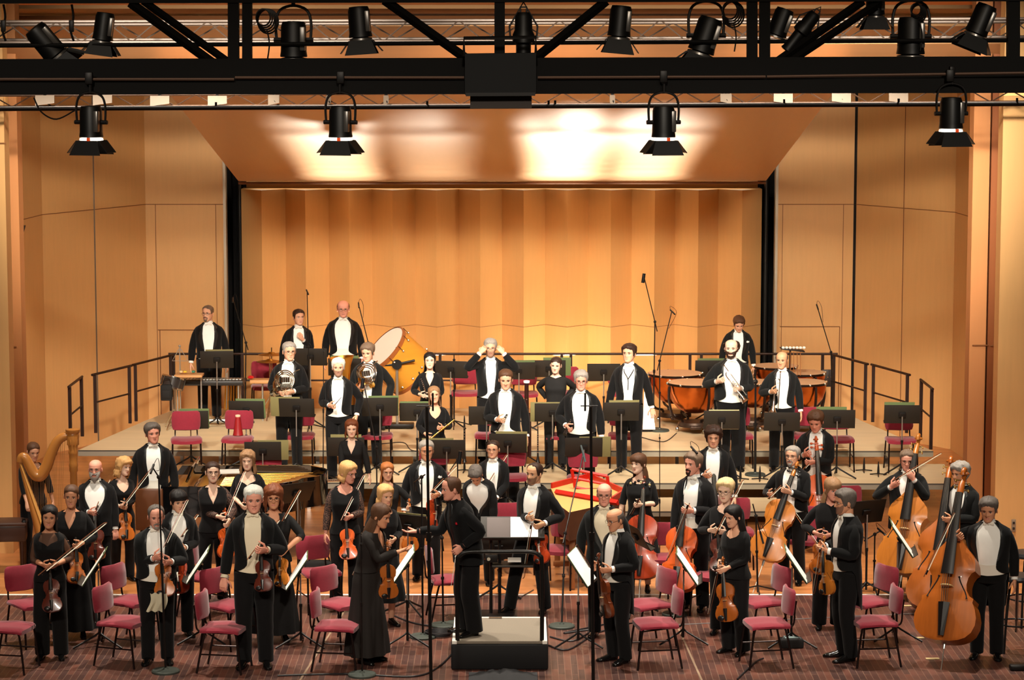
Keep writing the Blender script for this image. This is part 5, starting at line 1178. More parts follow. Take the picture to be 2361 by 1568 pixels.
def drum(px, py, d, r, h, label, T, m):
    c = at(px, py, d); o = empty('snare_drum', (c.x, d, Z3), 0, label, 'drum'); zc = c.z-Z3; T = M.Translation((0, 0, zc)) @ T
    MB().lathe([(r, -h/2), (r, h/2)], 24, T, False, False).build('shell', m, o, 60)
    for s in (-1, 1): MB().lathe([(r, s*h/2-.012), (r*1.05, s*h/2-.012), (r*1.05, s*h/2+.012), (r*.97, s*h/2+.012)], 24, T, False, False).build('hoop', chrome, o, 40); MB().lathe([(.001, s*h/2), (r*.99, s*h/2)], 24, T, False, False).build('drum_head', white, o)
    for k in range(8): a = 2*PI*k/8; MB().tube([(r*1.04*math.cos(a), r*1.04*math.sin(a), -h/2), (r*1.04*math.cos(a), r*1.04*math.sin(a), h/2)], .007, 5, True, T).build('lug', chrome, o)
    MB().tube([(0, 0, .05), (0, 0, zc-h/2-.02)], .012, 6).build('pole', chrome, o)
    for k in range(3): a = .2+2*PI*k/3; MB().tube([(0, 0, .25), (.22*math.cos(a), .22*math.sin(a), .01)], .009, 6).build('leg', chrome, o)
drum(398, 882, 38.8, .17, .16, 'dark snare drum with chrome hoops left of the glockenspiel', M.Rotation(-.2, 4, 'X') @ M.Rotation(.25, 4, 'Y'), mat('snare_shell', (48, 42, 40), 0.3))
o = empty('equipment_bag', at(384, 905, 38.6), 0, 'black stick bag hanging below the snare drum', 'bag'); MB().rbox((0, 0, 0), (.17, .10, .24), .02).rbox((0, -.055, -.02), (.12, .02, .12), .01).build('pouch', blackm, o); MB().tube(bez([(-.06, 0, .11), (-.03, 0, .2), (.05, 0, .2), (.06, 0, .11)], 4), .006, 5).build('strap', black, o)
o = empty('accessory_table', at(605, 878, 39.6), 0, 'small tray table with a red shaker beside the cymbals', 'table'); MB().rbox((0, 0, 0), (.36, .28, .05), .006).build('tabletop', MATS['tray_wood'], o); MB().tube([(0, 0, -.02), (0, 0, -(o.location.z-Z3))], .014, 6).build('leg', steel, o)
tag(MB().ball(at(578, 870, 39.5), (.05, .04, .028), 10).build('maraca', mat('maraca_red', (186, 30, 28), 0.3)), 'red egg shaker lying on the tray beside the cymbals', 'shaker')
# brass waiting on the riser
o = empty('tuba', fl(806, 1000, Z3), 0, 'brass tuba bell rising behind the bassoonist with grey hair', 'tuba'); zt = at(800, 822, o.location.y).z-Z3
MB().lathe([(.16, 0), (.16, .02), (.05, .06), (.05, .15), (.07, zt*.45), (.09, zt*.7), (.13, zt*.88), (.19, zt)], 24, M.Rotation(-.10, 4, 'Y'), True, False).build('bell', brass, o, 60)
MB().tube(bez([(.06, 0, .2), (.20, 0, .3), (.22, 0, .6), (.12, 0, .85), (.02, -.03, .6)], 5), .035, 8).build('tubing', brass, o)
for k in range(3): MB().tube([(.05+.05*k, -.10, .45), (.05+.05*k, -.10, .70)], .022, 8).build('valve', brass, o)
o = empty('sound_shield', fl(1272, 965, Z3), 0, 'brown tinted sound shield on a chair back behind the woman in black', 'acoustic shield'); zt = at(1272, 860, o.location.y).z-Z3
MB().rbox((0, 0, zt), (.58, .012, .22), .004).build('panel', mat('smoked_acrylic', (120, 92, 66), 0.15, 0, 0, 0, .5, alpha=.55), o); MB().tube([(0, .03, 0), (0, .03, zt)], .012, 6).build('pole', black, o)
MB().tube([(-.30, 0, zt-.11), (-.30, 0, zt+.09), (-.27, 0, zt+.12), (.27, 0, zt+.12), (.30, 0, zt+.09), (.30, 0, zt-.11)], .010, 6).build('frame', mat('shield_edge', (176, 132, 92), 0.4), o); MB().lathe([(.16, 0), (.16, .015), (.02, .03)], 16).build('base', black, o)
o = empty('road_case', fl(2, 1000, Z3)*0+at(1908, 872, 40.5), 0, 'dark perforated equipment panel hanging on the right railing', 'equipment panel'); MB().rbox((.0, 0, 0), (.17, .05, .27), .01).build('panel', mat('panel_dark', (40, 30, 26), 0.5), o)
for k in range(3): MB().ball((-.05+.05*k, -.03, .02), .012, 8).build('knob', chrome, o)
o = empty('floor_light', fl(1496, 996, Z3), 0, 'bright white glowing panel leaning at the railing behind the young man', 'lamp'); zz = at(1496, 915, o.location.y).z-Z3
MB().prism([(-.09, .02), (.10, .02), (.02, .62), (-.07, .62)], .02, .05).build('glowing_panel', mat('panel_glow', (255, 250, 240), 0.4, emit=(255, 238, 210, 1.6)), o, 0); MB().box((0, .1, .02), (.22, .2, .03)).build('base', black, o, 0)
CREAMF = mat('cream_folder', (214, 190, 140), 0.7)
# ---- seating
CHAIRS = [  # px, py of the seat, level, yaw, label
 (22, 1442, 0, 78, 'red chair whose back is cut off by the left edge, front row'), (74, 1385, 0, 38, 'red chair just left of the woman with the sheer black yoke'),
 (283, 1428, 0, 70, 'front-row red chair between the sheer-yoke woman and the man with the white cloth'), (300, 1380, 0, 58, 'red chair half hidden behind the man with the white cloth'),
 (516, 1442, 0, 80, 'front-row red chair directly left of the tall grey-haired violinist'), (528, 1390, 0, 50, 'red chair half hidden behind the tall grey-haired violinist'),
 (778, 1438, 0, 82, 'front-row red chair between the music stand and the long-haired leader'), (782, 1386, 0, 48, 'second-row red chair behind the front one beside the leader'),
 (736, 1313, 0, 22, 'third-row red chair below the piano, left of the blonde bob violinist'), (470, 1325, 0, 60, 'red chair behind the first left sheet music, below the lace-sleeved woman'),
 (1036, 1332, 0, 100, 'red chair seen beside the conductor\'s back leg'), (1186, 1232, 0, 10, 'red chair behind the open score, between two viola players'),
 (1494, 1388, 0, -62, 'second-row red chair right of the bald violinist in front'), (1512, 1432, 0, -80, 'front-row red chair right of the bald violinist in front'),
 (1508, 1280, 0, -12, 'red chair between the two cellos right of the harpsichord'), (1758, 1382, 0, -66, 'second-row red chair right of the dark-haired woman with a viola'),
 (1768, 1432, 0, -80, 'front-row red chair right of the dark-haired woman with a viola'), (2004, 1382, 0, -60, 'second-row red chair right of the man in profile'),
 (2016, 1428, 0, -82, 'front-row red chair right of the man in profile'), (1862, 1240, 0, -20, 'red chair behind the bearded cellist\'s back leg'),
 (1696, 1220, 0, 0, 'red chair behind the blonde woman with glasses'), (1955, 1190, 0, 0, 'red chair behind the man in profile, near the basses'),
 (1650, 1322, 0, -30, 'red chair peeping between the dark-haired woman and the bearded cellist with orange cello'), (1292, 1262, 0, -20, 'red chair under the harpsichord, behind the moustached violinist'),
 (430, 1010, Z2, 8, 'leftmost red chair on the risers, behind a green folder'), (548, 1008, Z2, 0, 'red chair on the risers with a red cone standing on it'),
 (690, 1000, Z2, 0, 'red chair behind the silver horn player'), (612, 1109, 0, 0, 'red chair behind the curly long-haired woman violinist'), (612, 888, Z3, 10, 'red chair under the cymbals on the top riser'),
 (1072, 902, Z3, 0, 'red chair on the top riser left of the man touching his glasses'), (1208, 904, Z3, 0, 'red chair on the top riser right of the man touching his glasses'),
 (1305, 902, Z3, 0, 'red chair on the top riser behind the sound shield'), (1432, 902, Z3, 0, 'red chair on the top riser behind the young man with the strap'),
 (870, 1000, Z2, 0, 'red chair behind the second horn player'), (1438, 1000, Z2, 0, 'red chair behind the young man with the strap, middle riser'),
 (1862, 1000, Z2, 0, 'red chair just right of the bald trumpeter'), (1932, 1008, Z2, 0, 'red chair on the risers behind the cellist looking down'),
 (2078, 1010, Z2, 0, 'lone red chair at the right end of the risers'), (1700, 1000, Z2, 0, 'red chair behind the bearded trumpeter'), (1292, 1000, Z2, 0, 'red chair behind the woman with arms behind her back'),
 (1178, 1095, Z1, 0, 'red chair behind the oboe player'), (1345, 1098, Z1, 0, 'red chair behind the clarinet player'), (1000, 1092, Z1, 0, 'red chair behind the flute player with long hair'), (1130, 999, Z2, 0, 'red chair hidden behind the man touching his glasses, middle riser')]
for px, py, lv, yw, lab in CHAIRS: chair(px, py, lv, yw, lab)
o = empty('mute', fl(549, 1003, Z2+.47), 0, 'red cone shaped mute standing on a chair at left', 'mute'); MB().lathe([(.075, 0), (.070, .02), (.055, .12), (.038, .25), (.036, .27)], 18).build('cone', mat('mute_red', (140, 28, 30), 0.4), o); MB().lathe([(.037, .25), (.037, .285), (.02, .29)], 16).build('tip', mat('mute_tip', (220, 190, 160), 0.6), o)
o = empty('shoulder_bag', fl(715, 1330)-V((0, 0, 0)), 0, 'black bag lying under the chair below the piano', 'bag'); MB().rbox((.10, 0, .10), (.34, .2, .2), .05).build('body', blackm, o); MB().tube(bez([(-.02, 0, .18), (.05, 0, .3), (.2, 0, .28), (.24, 0, .18)], 4), .01, 6).build('strap', black, o)
# ---- music stands: desks seen from behind (players face us)
ST = [  # px, py, foot y, level, label, yaw, folder label, folder offset x, z, material
 (500, 829, 985, Z3, 'music stand before the leftmost percussionist', 4, ('folder edge on the percussionist\'s stand at left', .04, .012, OLIVE)),
 (716, 823, 985, Z3, 'music stand behind the silver horn player, high on the riser', -2, None),
 (795, 846, 990, Z3, 'music stand with green folder behind the second horn player', 0, ('green folder on the stand behind the grey-haired bassoonist', .0, .03, GREENF)),
 (440, 968, 1074, Z2, 'leftmost music stand on the risers with a green folder', 3, ('green folder on the leftmost riser stand', .05, .02, GREENF)),
 (568, 945, 1076, Z2, 'second music stand from the left on the risers', -4, ('green folder on the second riser stand from the left', .06, .02, GREENF)),
 (684, 940, 1092, Z2, 'music stand in front of the silver horn player', -6, ('olive folder sticking out left of the silver horn player\'s stand', -.16, .01, OLIVE)),
 (876, 938, 1092, Z2, 'music stand in front of the second horn player', 4, ('green folder on the second horn player\'s stand', .05, .015, GREENF)),
 (798, 1030, 1150, Z1, 'large music stand behind the woman in the dark V-neck blouse', 0, ('olive folder behind the woman in the dark V-neck blouse', .0, .03, OLIVE)),
 (606, 1040, 1150, Z1, 'music stand behind the curly long-haired woman violinist', 2, ('olive folder behind the curly long-haired woman violinist', .14, .01, OLIVE)),
 (962, 950, 1086, Z2, 'music stand in front of the woman with long black hair', 0, ('green folder of the woman with long black hair', -.03, .01, GREENF)),
 (1030, 1036, 1172, Z1, 'music stand in front of the flute player', 0, ('olive folder on the flute player\'s stand', -.12, .01, OLIVE)),
 (1171, 1022, 1172, Z1, 'music stand in front of the oboe player', -3, ('olive folder on the oboe player\'s stand', .05, .02, OLIVE)),
 (1346, 1031, 1172, Z1, 'music stand in front of the clarinet player', 2, ('olive folder on the clarinet player\'s stand', .15, .0, OLIVE)),
 (1274, 951, 1090, Z2, 'music stand in front of the woman with arms behind her back', 0, ('olive folder before the woman with arms behind her back', -.10, .005, OLIVE)),
 (1432, 949, 1098, Z2, 'music stand in front of the young man with the strap', 3, ('olive folder on the young man\'s stand', .04, .02, OLIVE)),
 (1122, 958, 1095, Z2, 'music stand mostly hidden by the oboe player', 0, None),
 (1664, 968, 1098, Z2, 'music stand in front of the bearded trumpeter', 0, ('cream booklet on the bearded trumpeter\'s stand', .03, .0, CREAMF)),
 (1803, 972, 1098, Z2, 'music stand in front of the bald trumpeter', -3, None),
 (1930, 966, 1100, Z2, 'music stand second from the right on the risers', -3, ('grey-green booklet on the second stand from the right', -.08, .03, GREENF)),
 (2080, 955, 1092, Z2, 'rightmost music stand on the risers, before the lone red chair', -3, ('grey-green booklet on the rightmost riser stand', -.04, .03, GREENF)),
 (1040, 852, 985, Z3, 'music stand on the top riser behind the black-haired woman', -10, None),
 (1196, 855, 990, Z3, 'music stand with green edge right of the man touching his glasses', 6, ('green folder right of the man touching his glasses', .03, .02, GREENF)),
 (1266, 850, 985, Z3, 'music stand behind the sound shield', 0, ('green folder behind the sound shield', .12, .03, GREENF)),
 (1392, 858, 985, Z3, 'music stand left of the young man, on the top riser', 0, None), (1640, 850, 965, Z3, 'music stand between the timpani and the bearded trumpeter', 0, ('green folder beside the timpani player', .0, .02, GREENF))]
for px, py, fy, lv, lab, yw, fo in ST:
    d = fl(px, fy, lv).y; o, T = music_stand(px, py, d, lv, lab, yw, tilt=12, h=.27)
    if fo: folder(T, fo[0], w=.42, h=.29, x=fo[1], z=fo[2], m=fo[3])
# stands seen edge-on among the strings: white parts on slanting desks
ES = [(219, 1309, 1490, 93, 'slanting music stand between the front-left women and the front-row chair', 'white part on the slanting stand at the far left'),
 (458, 1304, 1482, 93, 'slanting music stand left of the tall grey-haired violinist', 'white part on the stand left of the tall grey-haired violinist'),
 (685, 1318, 1490, 94, 'slanting music stand right of the tall grey-haired violinist', 'white part on the stand right of the tall grey-haired violinist'),
 (931, 1303, 1490, 93, 'slanting music stand beside the leader\'s violin', 'white part on the stand beside the leader\'s violin'),
 (1341, 1310, 1490, -103, 'slanting music stand right of the podium', 'white part with pale green cover right of the podium'),
 (1584, 1307, 1482, -94, 'slanting music stand left of the dark-haired woman with a viola', 'white part left of the dark-haired woman with a viola'),
 (1834, 1302, 1490, -94, 'slanting music stand left of the man in profile', 'white part left of the man in profile'),
 (2078, 1243, 1475, -95, 'slanting music stand in front of the basses', 'white part on the stand in front of the basses')]
for px, py, fy, yw, lab, l2 in ES:
    d = fl(px, fy).y; o, T = music_stand(px, py, d, 0, lab, yw, tilt=34, w=.50, h=.38, legyaw=-yw); folder(T, l2, w=.46, h=.40, open_=True)
for px, py, fy, yw, lab, tl in ((1996, 1180, 1370, 24, 'black music stand standing open behind the man in profile', 20), (944, 1212, 1412, -28, 'black music stand tilted beside the fair-haired woman behind the leader', 24), (1468, 1236, 1415, -72, 'edge-on music stand behind the bald violinist in front', 30), (682, 1136, 1345, 40, 'music stand standing in front of the piano tail', 30), (1150, 1262, 1375, 0, 'music stand with green folder seen through the podium rail', 14)):
    o, T = music_stand(px, py, fl(px, fy).y, 0, lab, yw, tilt=tl)
    if 'green' in lab: folder(T, 'green folder seen through the podium rail', w=.46, h=.31, x=.0, z=.02, m=GREENF)
    if 'fair-haired' in lab: folder(T, 'grey-green folder beside the fair-haired woman behind the leader', w=.46, h=.31, x=.02, z=.01, m=OLIVE)
# ---- microphones
def ms(bx, by, lv, jx, jy, tx, ty, label, d1=0, d2=0, **k):
    B = fl(bx, by, lv); return mic_stand(B, at(jx, jy, B.y+d1), at(tx, ty, B.y+d2), label, **k)
ms(565, 975, Z3, 567, 790, 537, 690, 'tall boom stand in front of the left black slot', tail=.12); ms(713, 992, Z3, 711, 800, 708, 672, 'straight tall microphone stand behind the silver horn player', cable=False, base_kind='tripod')
ms(851, 985, Z3, 849, 790, 827, 702, 'boom stand leaning left above the second horn player'); ms(1506, 992, Z3, 1510, 742, 1485, 638, 'tallest boom stand with a flat microphone near the fluted wall', mic='large')
ms(1521, 994, Z3+.0, 1521, 832, 1549, 718, 'boom stand leaning right above the left timpani'); ms(1920, 958, Z3, 1916, 812, 1884, 706, 'boom stand leaning left at the right back corner')
ms(382, 1550, 0, 366, 1100, 352, 1078, 'front-left microphone stand on a green round base', tail=.02); ms(835, 1558, 0, 833, 1255, 832, 1235, 'thin front microphone stand beside the leader', mic='none', r=.007)
ms(975, 1470, 0, 972, 1100, 955, 1112, 'microphone stand on a round base left of the podium', d2=.3); ms(1022, 1444, 0, 1019, 1240, 1016, 1215, 'shorter microphone stand directly behind the conductor', mic='none')
ms(1295, 1446, 0, 1303, 1230, 1345, 1046, 'leaning microphone stand with a silver microphone over the harpsichord', d1=.6, d2=1.6, mic='silver', cable=False)
ms(1556, 1418, 0, 1562, 1215, 1598, 1035, 'boom stand in front of the orange cello', d1=.2, d2=.3); ms(1741, 1096, Z2, 1742, 880, 1742, 868, 'thick microphone stand between the two trumpeters', mic='none', r=.014)
ms(1747, 1370, 0, 1743, 1190, 1755, 1235, 'low microphone stand aimed at the bearded cellist\'s cello', base_kind='tripod'); ms(2015, 1366, 0, 2017, 1232, 2030, 1224, 'low microphone stand between the basses and the man in profile', base_kind='tripod', cable=True)
ms(745, 1112, Z2, 746, 810, 746, 800, 'thin pole standing in front of the grey-haired bassoonist', mic='none', r=.006, base_kind='tripod'); ms(870, 1225, 0, 868, 1032, 838, 880, 'black boom stand leaning over the second horn player\'s stand', d2=.6, mic='large', base_kind='tripod')
ms(1047, 900+85, Z3, 1047, 830, 1047, 815, 'short microphone stand on the top riser beside the black-haired woman', mic='none', base_kind='tripod'); ms(1057, 1440, 0, 1055, 1060, 1062, 1050, 'microphone with round windshield left of the viola with raised bow', mic='large', r=.007)
ms(1521, 1330, 0, 1521, 1010, 1521, 1000, 'very thin tall pole right of the cellist in the round-neck dress', mic='none', r=.005, base_kind='tripod')
ms(988+6, 1592, 0, 984, 938, 984, 936, 'very tall dark pole with paired microphones left of the conductor', mic='pair', r=.014, second=.06); ms(1368, 1592, 0, 1362, 938, 1362, 936, 'very tall dark pole with paired microphones right of the podium', mic='pair', r=.014, second=-.055)
# ---- waiting wind instruments on pegs
def peg(px, py, lv, L, label, r=.014, bell=.035, kind='clarinet', nk=9):
    p = fl(px, py, lv); o = empty('instrument_peg', p, 0, ('small black peg stand under the '+kind+' '+label) if L else 'small empty black peg stand on the riser '+label, 'instrument stand')
    for k in range(3): a = .4+2*PI*k/3; MB().tube([(0, 0, .03), (.13*math.cos(a), .13*math.sin(a), .01)], .008, 6).build('foot', black, o)
    MB().lathe([(.018, .02), (.014, .12), (.006, .2)], 10).build('peg', black, o)
    if L:
        q = empty(kind, p+V((0, 0, .14))); MB().lathe([(bell, 0), (bell*.75, .02), (r*1.3, .09), (r, .2), (r, L*.85), (r*.8, L), (r*.4, L+.06)], 14).build('tube', EBONY, q, 50)
        for i in range(nk): MB().tube([(0, -r, .15+i*L*.07), (0, -r*1.8, .15+i*L*.07)], .007, 8).build('key', chrome, q)
        tag(q, 'black '+kind+' standing upright '+label, kind)
peg(1071, 1088, Z2, .60, 'left of the oboe player'); peg(1240, 1090, Z2, .46, 'left of the clarinet player\'s shoulder', r=.010, kind='oboe')
peg(1707, 1108, Z2, 0, 'below the bearded trumpeter'); peg(1752, 1108, Z2, 0, 'left of the bald trumpeter\'s feet')
for k, (px, py) in enumerate(((1992, 1088), (2025, 1097))): peg(px, py, Z2, 0, ('directly before the lone red chair', 'left of the lone red chair')[1-k])
o = empty('bassoon', fl(1214, 1072, Z2), 0, 'dark bassoon with a white ring standing right of the oboe player', 'bassoon'); zt = at(1212, 878, o.location.y).z-Z2
MB().lathe([(.034, .12), (.036, .5), (.030, zt-.02)], 14, M.Translation((0, 0, 0))).build('long_joint', mat('bassoon_maple', (44, 22, 18), 0.25), o, 50); MB().lathe([(.042, zt-.03), (.046, zt), (.030, zt+.005)], 16).build('bell_ring', white, o, 50); MB().tube([(.05, 0, .12), (.05, 0, .75)], .018, 8).build('wing_joint', MATS['bassoon_maple'], o)
for i in range(8): MB().tube([(0, -.035, .25+.1*i), (0, -.05, .25+.1*i)], .011, 8).build('key', chrome, o)
for k in range(3): a = .4+2*PI*k/3; MB().tube([(0, 0, .14), (.2*math.cos(a), .2*math.sin(a), .01)], .009, 6).build('stand_leg', black, o)
# ---- things on the floor
def cable(pts, label, r=.009, z=.01, lv=0):
    tag(MB().tube(bez([fl(x, y, lv)+V((0, 0, z)) for x, y in pts], 6), r, 5).build('floor_cable', mat('cable_black', (34, 32, 34), 0.5)), label, 'cable')
cable([(640, 1560), (800, 1556), (950, 1562), (1010, 1540), (1050, 1500)], 'cable running along the front edge left of the podium'); cable([(905, 1420), (960, 1440), (1040, 1450)], 'cable between the left round bases and the podium')
cable([(1268, 1470), (1320, 1480), (1360, 1455), (1300, 1462), (1400, 1440)], 'tangled cable right of the podium'); cable([(1265, 1490), (1310, 1500), (1375, 1462), (1450, 1442)], 'looping cable right of the podium, nearer the front')
cable([(1700, 1568), (1740, 1530), (1760, 1520)], 'thin cable lying on the front floor below the dark-haired woman'); cable([(880, 1025), (930, 1022), (950, 1040), (1000, 1045)], 'cable lying on the riser below the second horn player', lv=Z3, r=.007)
cable([(1480, 1010), (1530, 1020), (1560, 1000)], 'cable on the riser in front of the left timpani', lv=Z3, r=.007); cable([(1160, 1405), (1190, 1385), (1230, 1362)], 'cable rising toward the moustached violinist', r=.006)
b = MB(); rnd = random.Random(3); rows = []
p0 = fl(1160, 1562)
for j in range(9):
    rows.append([p0+V(((i-10)*.035, (j-4)*.05, .05*max(0, (1-((i-10)/10)**2)*(1-((j-4)/4)**2))*(1.2+1.0*mnoise.noise(V((i*.5, j*.7, 1))))+.005)) for i in range(21)])
tag(b.grid(rows, False).build('cloth_heap', mat('heap_grey', (50, 50, 52), 0.9)), 'crumpled dark cloth on the floor before the podium', 'cloth')
o = empty('small_case', fl(1824, 1492), .1, 'small black case with papers at the foot of a stand, front right', 'case'); MB().rbox((0, 0, .05), (.25, .16, .10), .02).build('body', blackm, o); MB().rbox((0, .02, .105), (.15, .1, .012), .003).build('papers', mat('pale_blue_paper', (150, 170, 170), 0.7), o)
tag(MB().rbox(fl(1850+140, 1472)+V((0, 0, .008)), (.0, .0, .0), .0).build('x', paper), None) if False else None
for px, py, lab in ((2123, 1472, 'scrap of pale paper on the floor left of the front bass'), (2090, 1398, 'scrap of pale paper on the floor behind the second-row chair near the basses'), (2150, 1520, 'thin pale stick on the floor under the front bass')):
    tag(MB().rbox(fl(px, py)+V((0, 0, .006)), (.14, .05, .01), .003).build('paper_scrap', mat('scrap', (206, 180, 130), 0.7)), lab, 'paper')
tag(MB().rbox(fl(20, 1560)*0+fl(2345, 1545)+V((0, 0, .03)), (.16, .10, .06), .02).build('pedal_box', black), 'small black box on the floor in the right front corner', 'box')
c = MB(); p = fl(1012, 1466)
for k in range(4): c.tube([p+V((.12*(1+.1*k)*math.cos(a), .10*(1+.1*k)*math.sin(a), .012+.012*k)) for a in [2*PI*i/20 for i in range(21)]], .009, 5)
tag(c.build('cable_coil', MATS['cable_black']), 'coil of cable on the floor left of the podium', 'cable')
# ---------------------------------------------------------------- the orchestra
def D(px, yf, lv=0): return fl(px, yf, lv).y
P = person
# percussion and timpani, top riser
P('p1', 484, 966, Z3, 703, 'person in tailcoat and white bow tie with greying goatee, behind the glockenspiel', 4, hair=('crop', 'greybrown'), beard=('goatee', 'greybrown'), glasses=True, head=(-22, 0, 0), wd=1.04)
P('p2', 690, 964, Z3, 713, 'person in tailcoat holding one hand to his collar, behind the black stand', 8, hair=('short', 'darkbrown'), skin='fair', L=('rel', (.03, -.17, 1.36), .8, (-.6, .5, .2)), head=(15, 0, 0))
P('p3', 793, 962, Z3, 693, 'tallest person at the back, balding and ruddy, in tailcoat with broad white shirt front', 0, hair=('sides', 'mouse'), skin='pink', glasses=True, wd=1.1, belly=.02, opening=1.35, head=(4, 8, 0))
P('p4', 1699, 960, Z3, 727, 'person in tailcoat looking down with white pocket square, behind the timpani', 0, hair=('full', 'brown'), head=(5, 26, 0), pocket=SHIRT, lean=4)
# brass and woodwind, middle riser
P('h1', 668, 1080, Z2, 788, 'person in tailcoat and glasses hugging a silver french horn', -4, hair=('short', 'grey'), glasses=True, R=(648, 908, .26, 1.1), L=(666, 906, .28, 1.1), head=(22, 4, 0))
P('h2', 852, 1076, Z2, 791, 'person in tailcoat smiling down at a shiny french horn', -8, hair=('full', 'greybrown'), R=(834, 893, .26, 1.0), L=('rel', (.28, .02, .85), .4), head=(-8, 12, 0))
P('bn', 782, 1106, Z2, 826, 'white-haired person in tailcoat holding a thin black stick at his waist', -4, hair=('full', 'white'), beard=('stubble', 'greybrown'), R=(766, 938, .26, 1.1), L=('rel', (.27, .0, .86), .4), head=(6, 4, 0), bow=CREAM)
P('tu', 1131, 1066, Z2, 781, 'person in tailcoat raising both hands to his glasses', 4, hair=('full', 'grey'), glasses=True, beard=('stubble', 'greybrown'), R=(1115, 806, .15, .9, (.5, .6, .2)), L=(1152, 806, .15, .9, (-.5, .6, .2)), opening=.8, hints={-1: (-.8, -.1, -1), 1: (.8, -.1, -1)}, head=(-3, 2, 0))
P('cw', 992, 1072, Z2, 812, 'person with long black hair and black V-neck top holding a dark oboe', 0, 'f', 'top', ('long', 'black'), neck='V', R=(974, 913, .22, 1.0), L=(988, 917, .22, 1.0), skin='pale')
P('wb', 1281, 1078, Z2, 822, 'person in black boat-neck dress standing with arms behind her back', -4, 'f', 'top', ('tied', 'darkbrown'), neck='boat', R=('rel', (-.10, .16, .98), .4), L=('rel', (.10, .16, .98), .4), head=(-6, 12, 4), skin='pale', cloth=CHAR)
P('ym', 1450, 1086, Z2, 793, 'young dark-haired person in tailcoat with arms spread and a black strap round his neck', -10, hair=('full', 'darkbrown'), R=(1392, 985, -.05, .5), L=(1508, 962, .0, .5), head=(-12, 0, 0),
  extra=lambda r, TH, bend, TAB, wd, bl: MB().tube(bez([bend(V((-.075, .0, 1.47))), bend(V((-.06, -.11, 1.40))), bend(V((0, -.155, 1.30))), bend(V((0, -.165, 1.15)))], 4), .006, 5).tube(bez([bend(V((.075, .0, 1.47))), bend(V((.06, -.11, 1.40))), bend(V((0, -.155, 1.30)))], 4), .006, 5).build('neck_strap', black, r))
P('t1', 1684, 1084, Z2, 781, 'bearded person with dark curls holding a silver trumpet slanting down', 0, hair=('sidescurl', 'darkbrown'), beard=('full', 'darkbrown'), R=(1663, 876, .28, 1.1), L=(1700, 898, .28, 1.1), wd=1.16, belly=.06, opening=1.15, head=(-10, 2, 0), skin='pale', bottom='wide')
P('t2', 1801, 1084, Z2, 811, 'bald person in tailcoat holding a trumpet upright against his chest', -4, hair=('sides', 'darkgrey'), R=(1786, 902, .26, 1.1), head=(-14, 6, 0), skin='olive', opening=1.1)
# flutes, oboes, clarinets, lowest riser
P('fl', 1003, 1156, Z1, 890, 'person with long brown hair and scoop-neck top holding a gold flute', 6, 'f', 'top', ('long', 'mouse'), neck='deep', R=(986, 1010, .22, 1.1), L=(1014, 987, .24, 1.1), skin='fair', head=(0, 2, -4))
P('ob', 1166, 1158, Z1, 851, 'person with brown hair in tailcoat looking down, holding an oboe slanting across his waist', -4, hair=('short', 'brown'), R=(1155, 970, .27, 1.1), head=(4, 14, 0), wd=1.05)
P('cl', 1338, 1158, Z1, 854, 'grey-haired person with glasses holding a clarinet against a big white waistcoat', -2, hair=('full', 'grey'), glasses=True, R=(1310, 990, .24, 1.1), skin='pink', wd=1.08, belly=.05, opening=1.25, head=(4, 8, 0))
# keyboards, harp
P('pw', 812, 1235, 0, 967, 'person with dark red-brown hair in a plain dark V-neck blouse holding a flute', 2, 'f', 'top', ('collar', 'auburn'), neck='V', cloth=CHAR, skin='pale', head=(3, 10, 0), R=(792, 1110, .3, 1.0))
P('pi', 357, 1292, 0, 975, 'person in tailcoat with parted dark hair standing at the piano', 10, hair=('full', 'darkgrey'), skin='pink', head=(12, 2, -4), wd=1.05)
P('hp', 80, 1308, 0, 1018, 'person in black standing behind the golden harp', 24, 'f', 'top', ('tied', 'brown'), neck='round', sleeve='threequarter', head=(4, 16, 0), R=(66, 1180, .25, .7), skin='fair', wd=1.05)
# first violins
P('v1', 226, 1372, 0, 1060, 'bald person with big grey beard and glasses in dinner jacket with satin lapels', 0, outfit='jacket', hair=('bald', 'grey'), beard=('big', 'grey'), glasses=True, wd=1.12, belly=.05, opening=1.35, R=(214, 1184, .22, 1.1), L=(268, 1243, .06, .8), skin='pink', head=(-2, 2, 0))
P('v2', 284, 1338, 0, 1055, 'person with blonde curls and black jacket smiling towards the right, holding a violin', 22, 'f', 'top', ('wavymid', 'blonde'), neck='deep', R=(286, 1172, .20, 1.1), L=(284, 1170, .24, 1.1), head=(28, 6, 8), skin='pale')
P('v3', 170, 1468, 0, 1116, 'person with tied brown hair in deep V-neck black dress behind the front-left violinist', 0, 'f', 'dress', ('tied', 'brown'), neck='V', L=(178, 1260, .24, .9), R=(150, 1262, .20, .9), skin='tan', head=(4, 10, 3), wd=1.05)
P('v4', 119, 1518, 0, 1164, 'person with long dark hair and sheer black yoke holding her violin low, front left', 2, 'f', 'top', ('long', 'black'), neck='square', sleeve='sheer', R=(106, 1308, .24, 1.0), L=(122, 1306, .24, 1.0), bottom='wide', skin='tan', head=(4, 8, 4), extra=lambda r, TH, bend, TAB, wd, bl: MB().grid([[bend(sect(TAB, z, -1.3+2.6*j/14, .010, wd, bl)) for j in range(15)] for z in (1.30, 1.35, 1.40, 1.43, 1.455)], False).build('sheer_yoke', SHEER, r))
P('v5', 364, 1528, 0, 1162, 'stocky person with grey goatee holding a violin and bow above a white cloth', 6, outfit='tails', hair=('receding', 'darkgrey'), beard=('goatee', 'grey'), R=(366, 1284, .26, 1.1), L=(383, 1297, .26, 1.0), wd=1.14, belly=.05, skin='pink', head=(8, 12, 0))
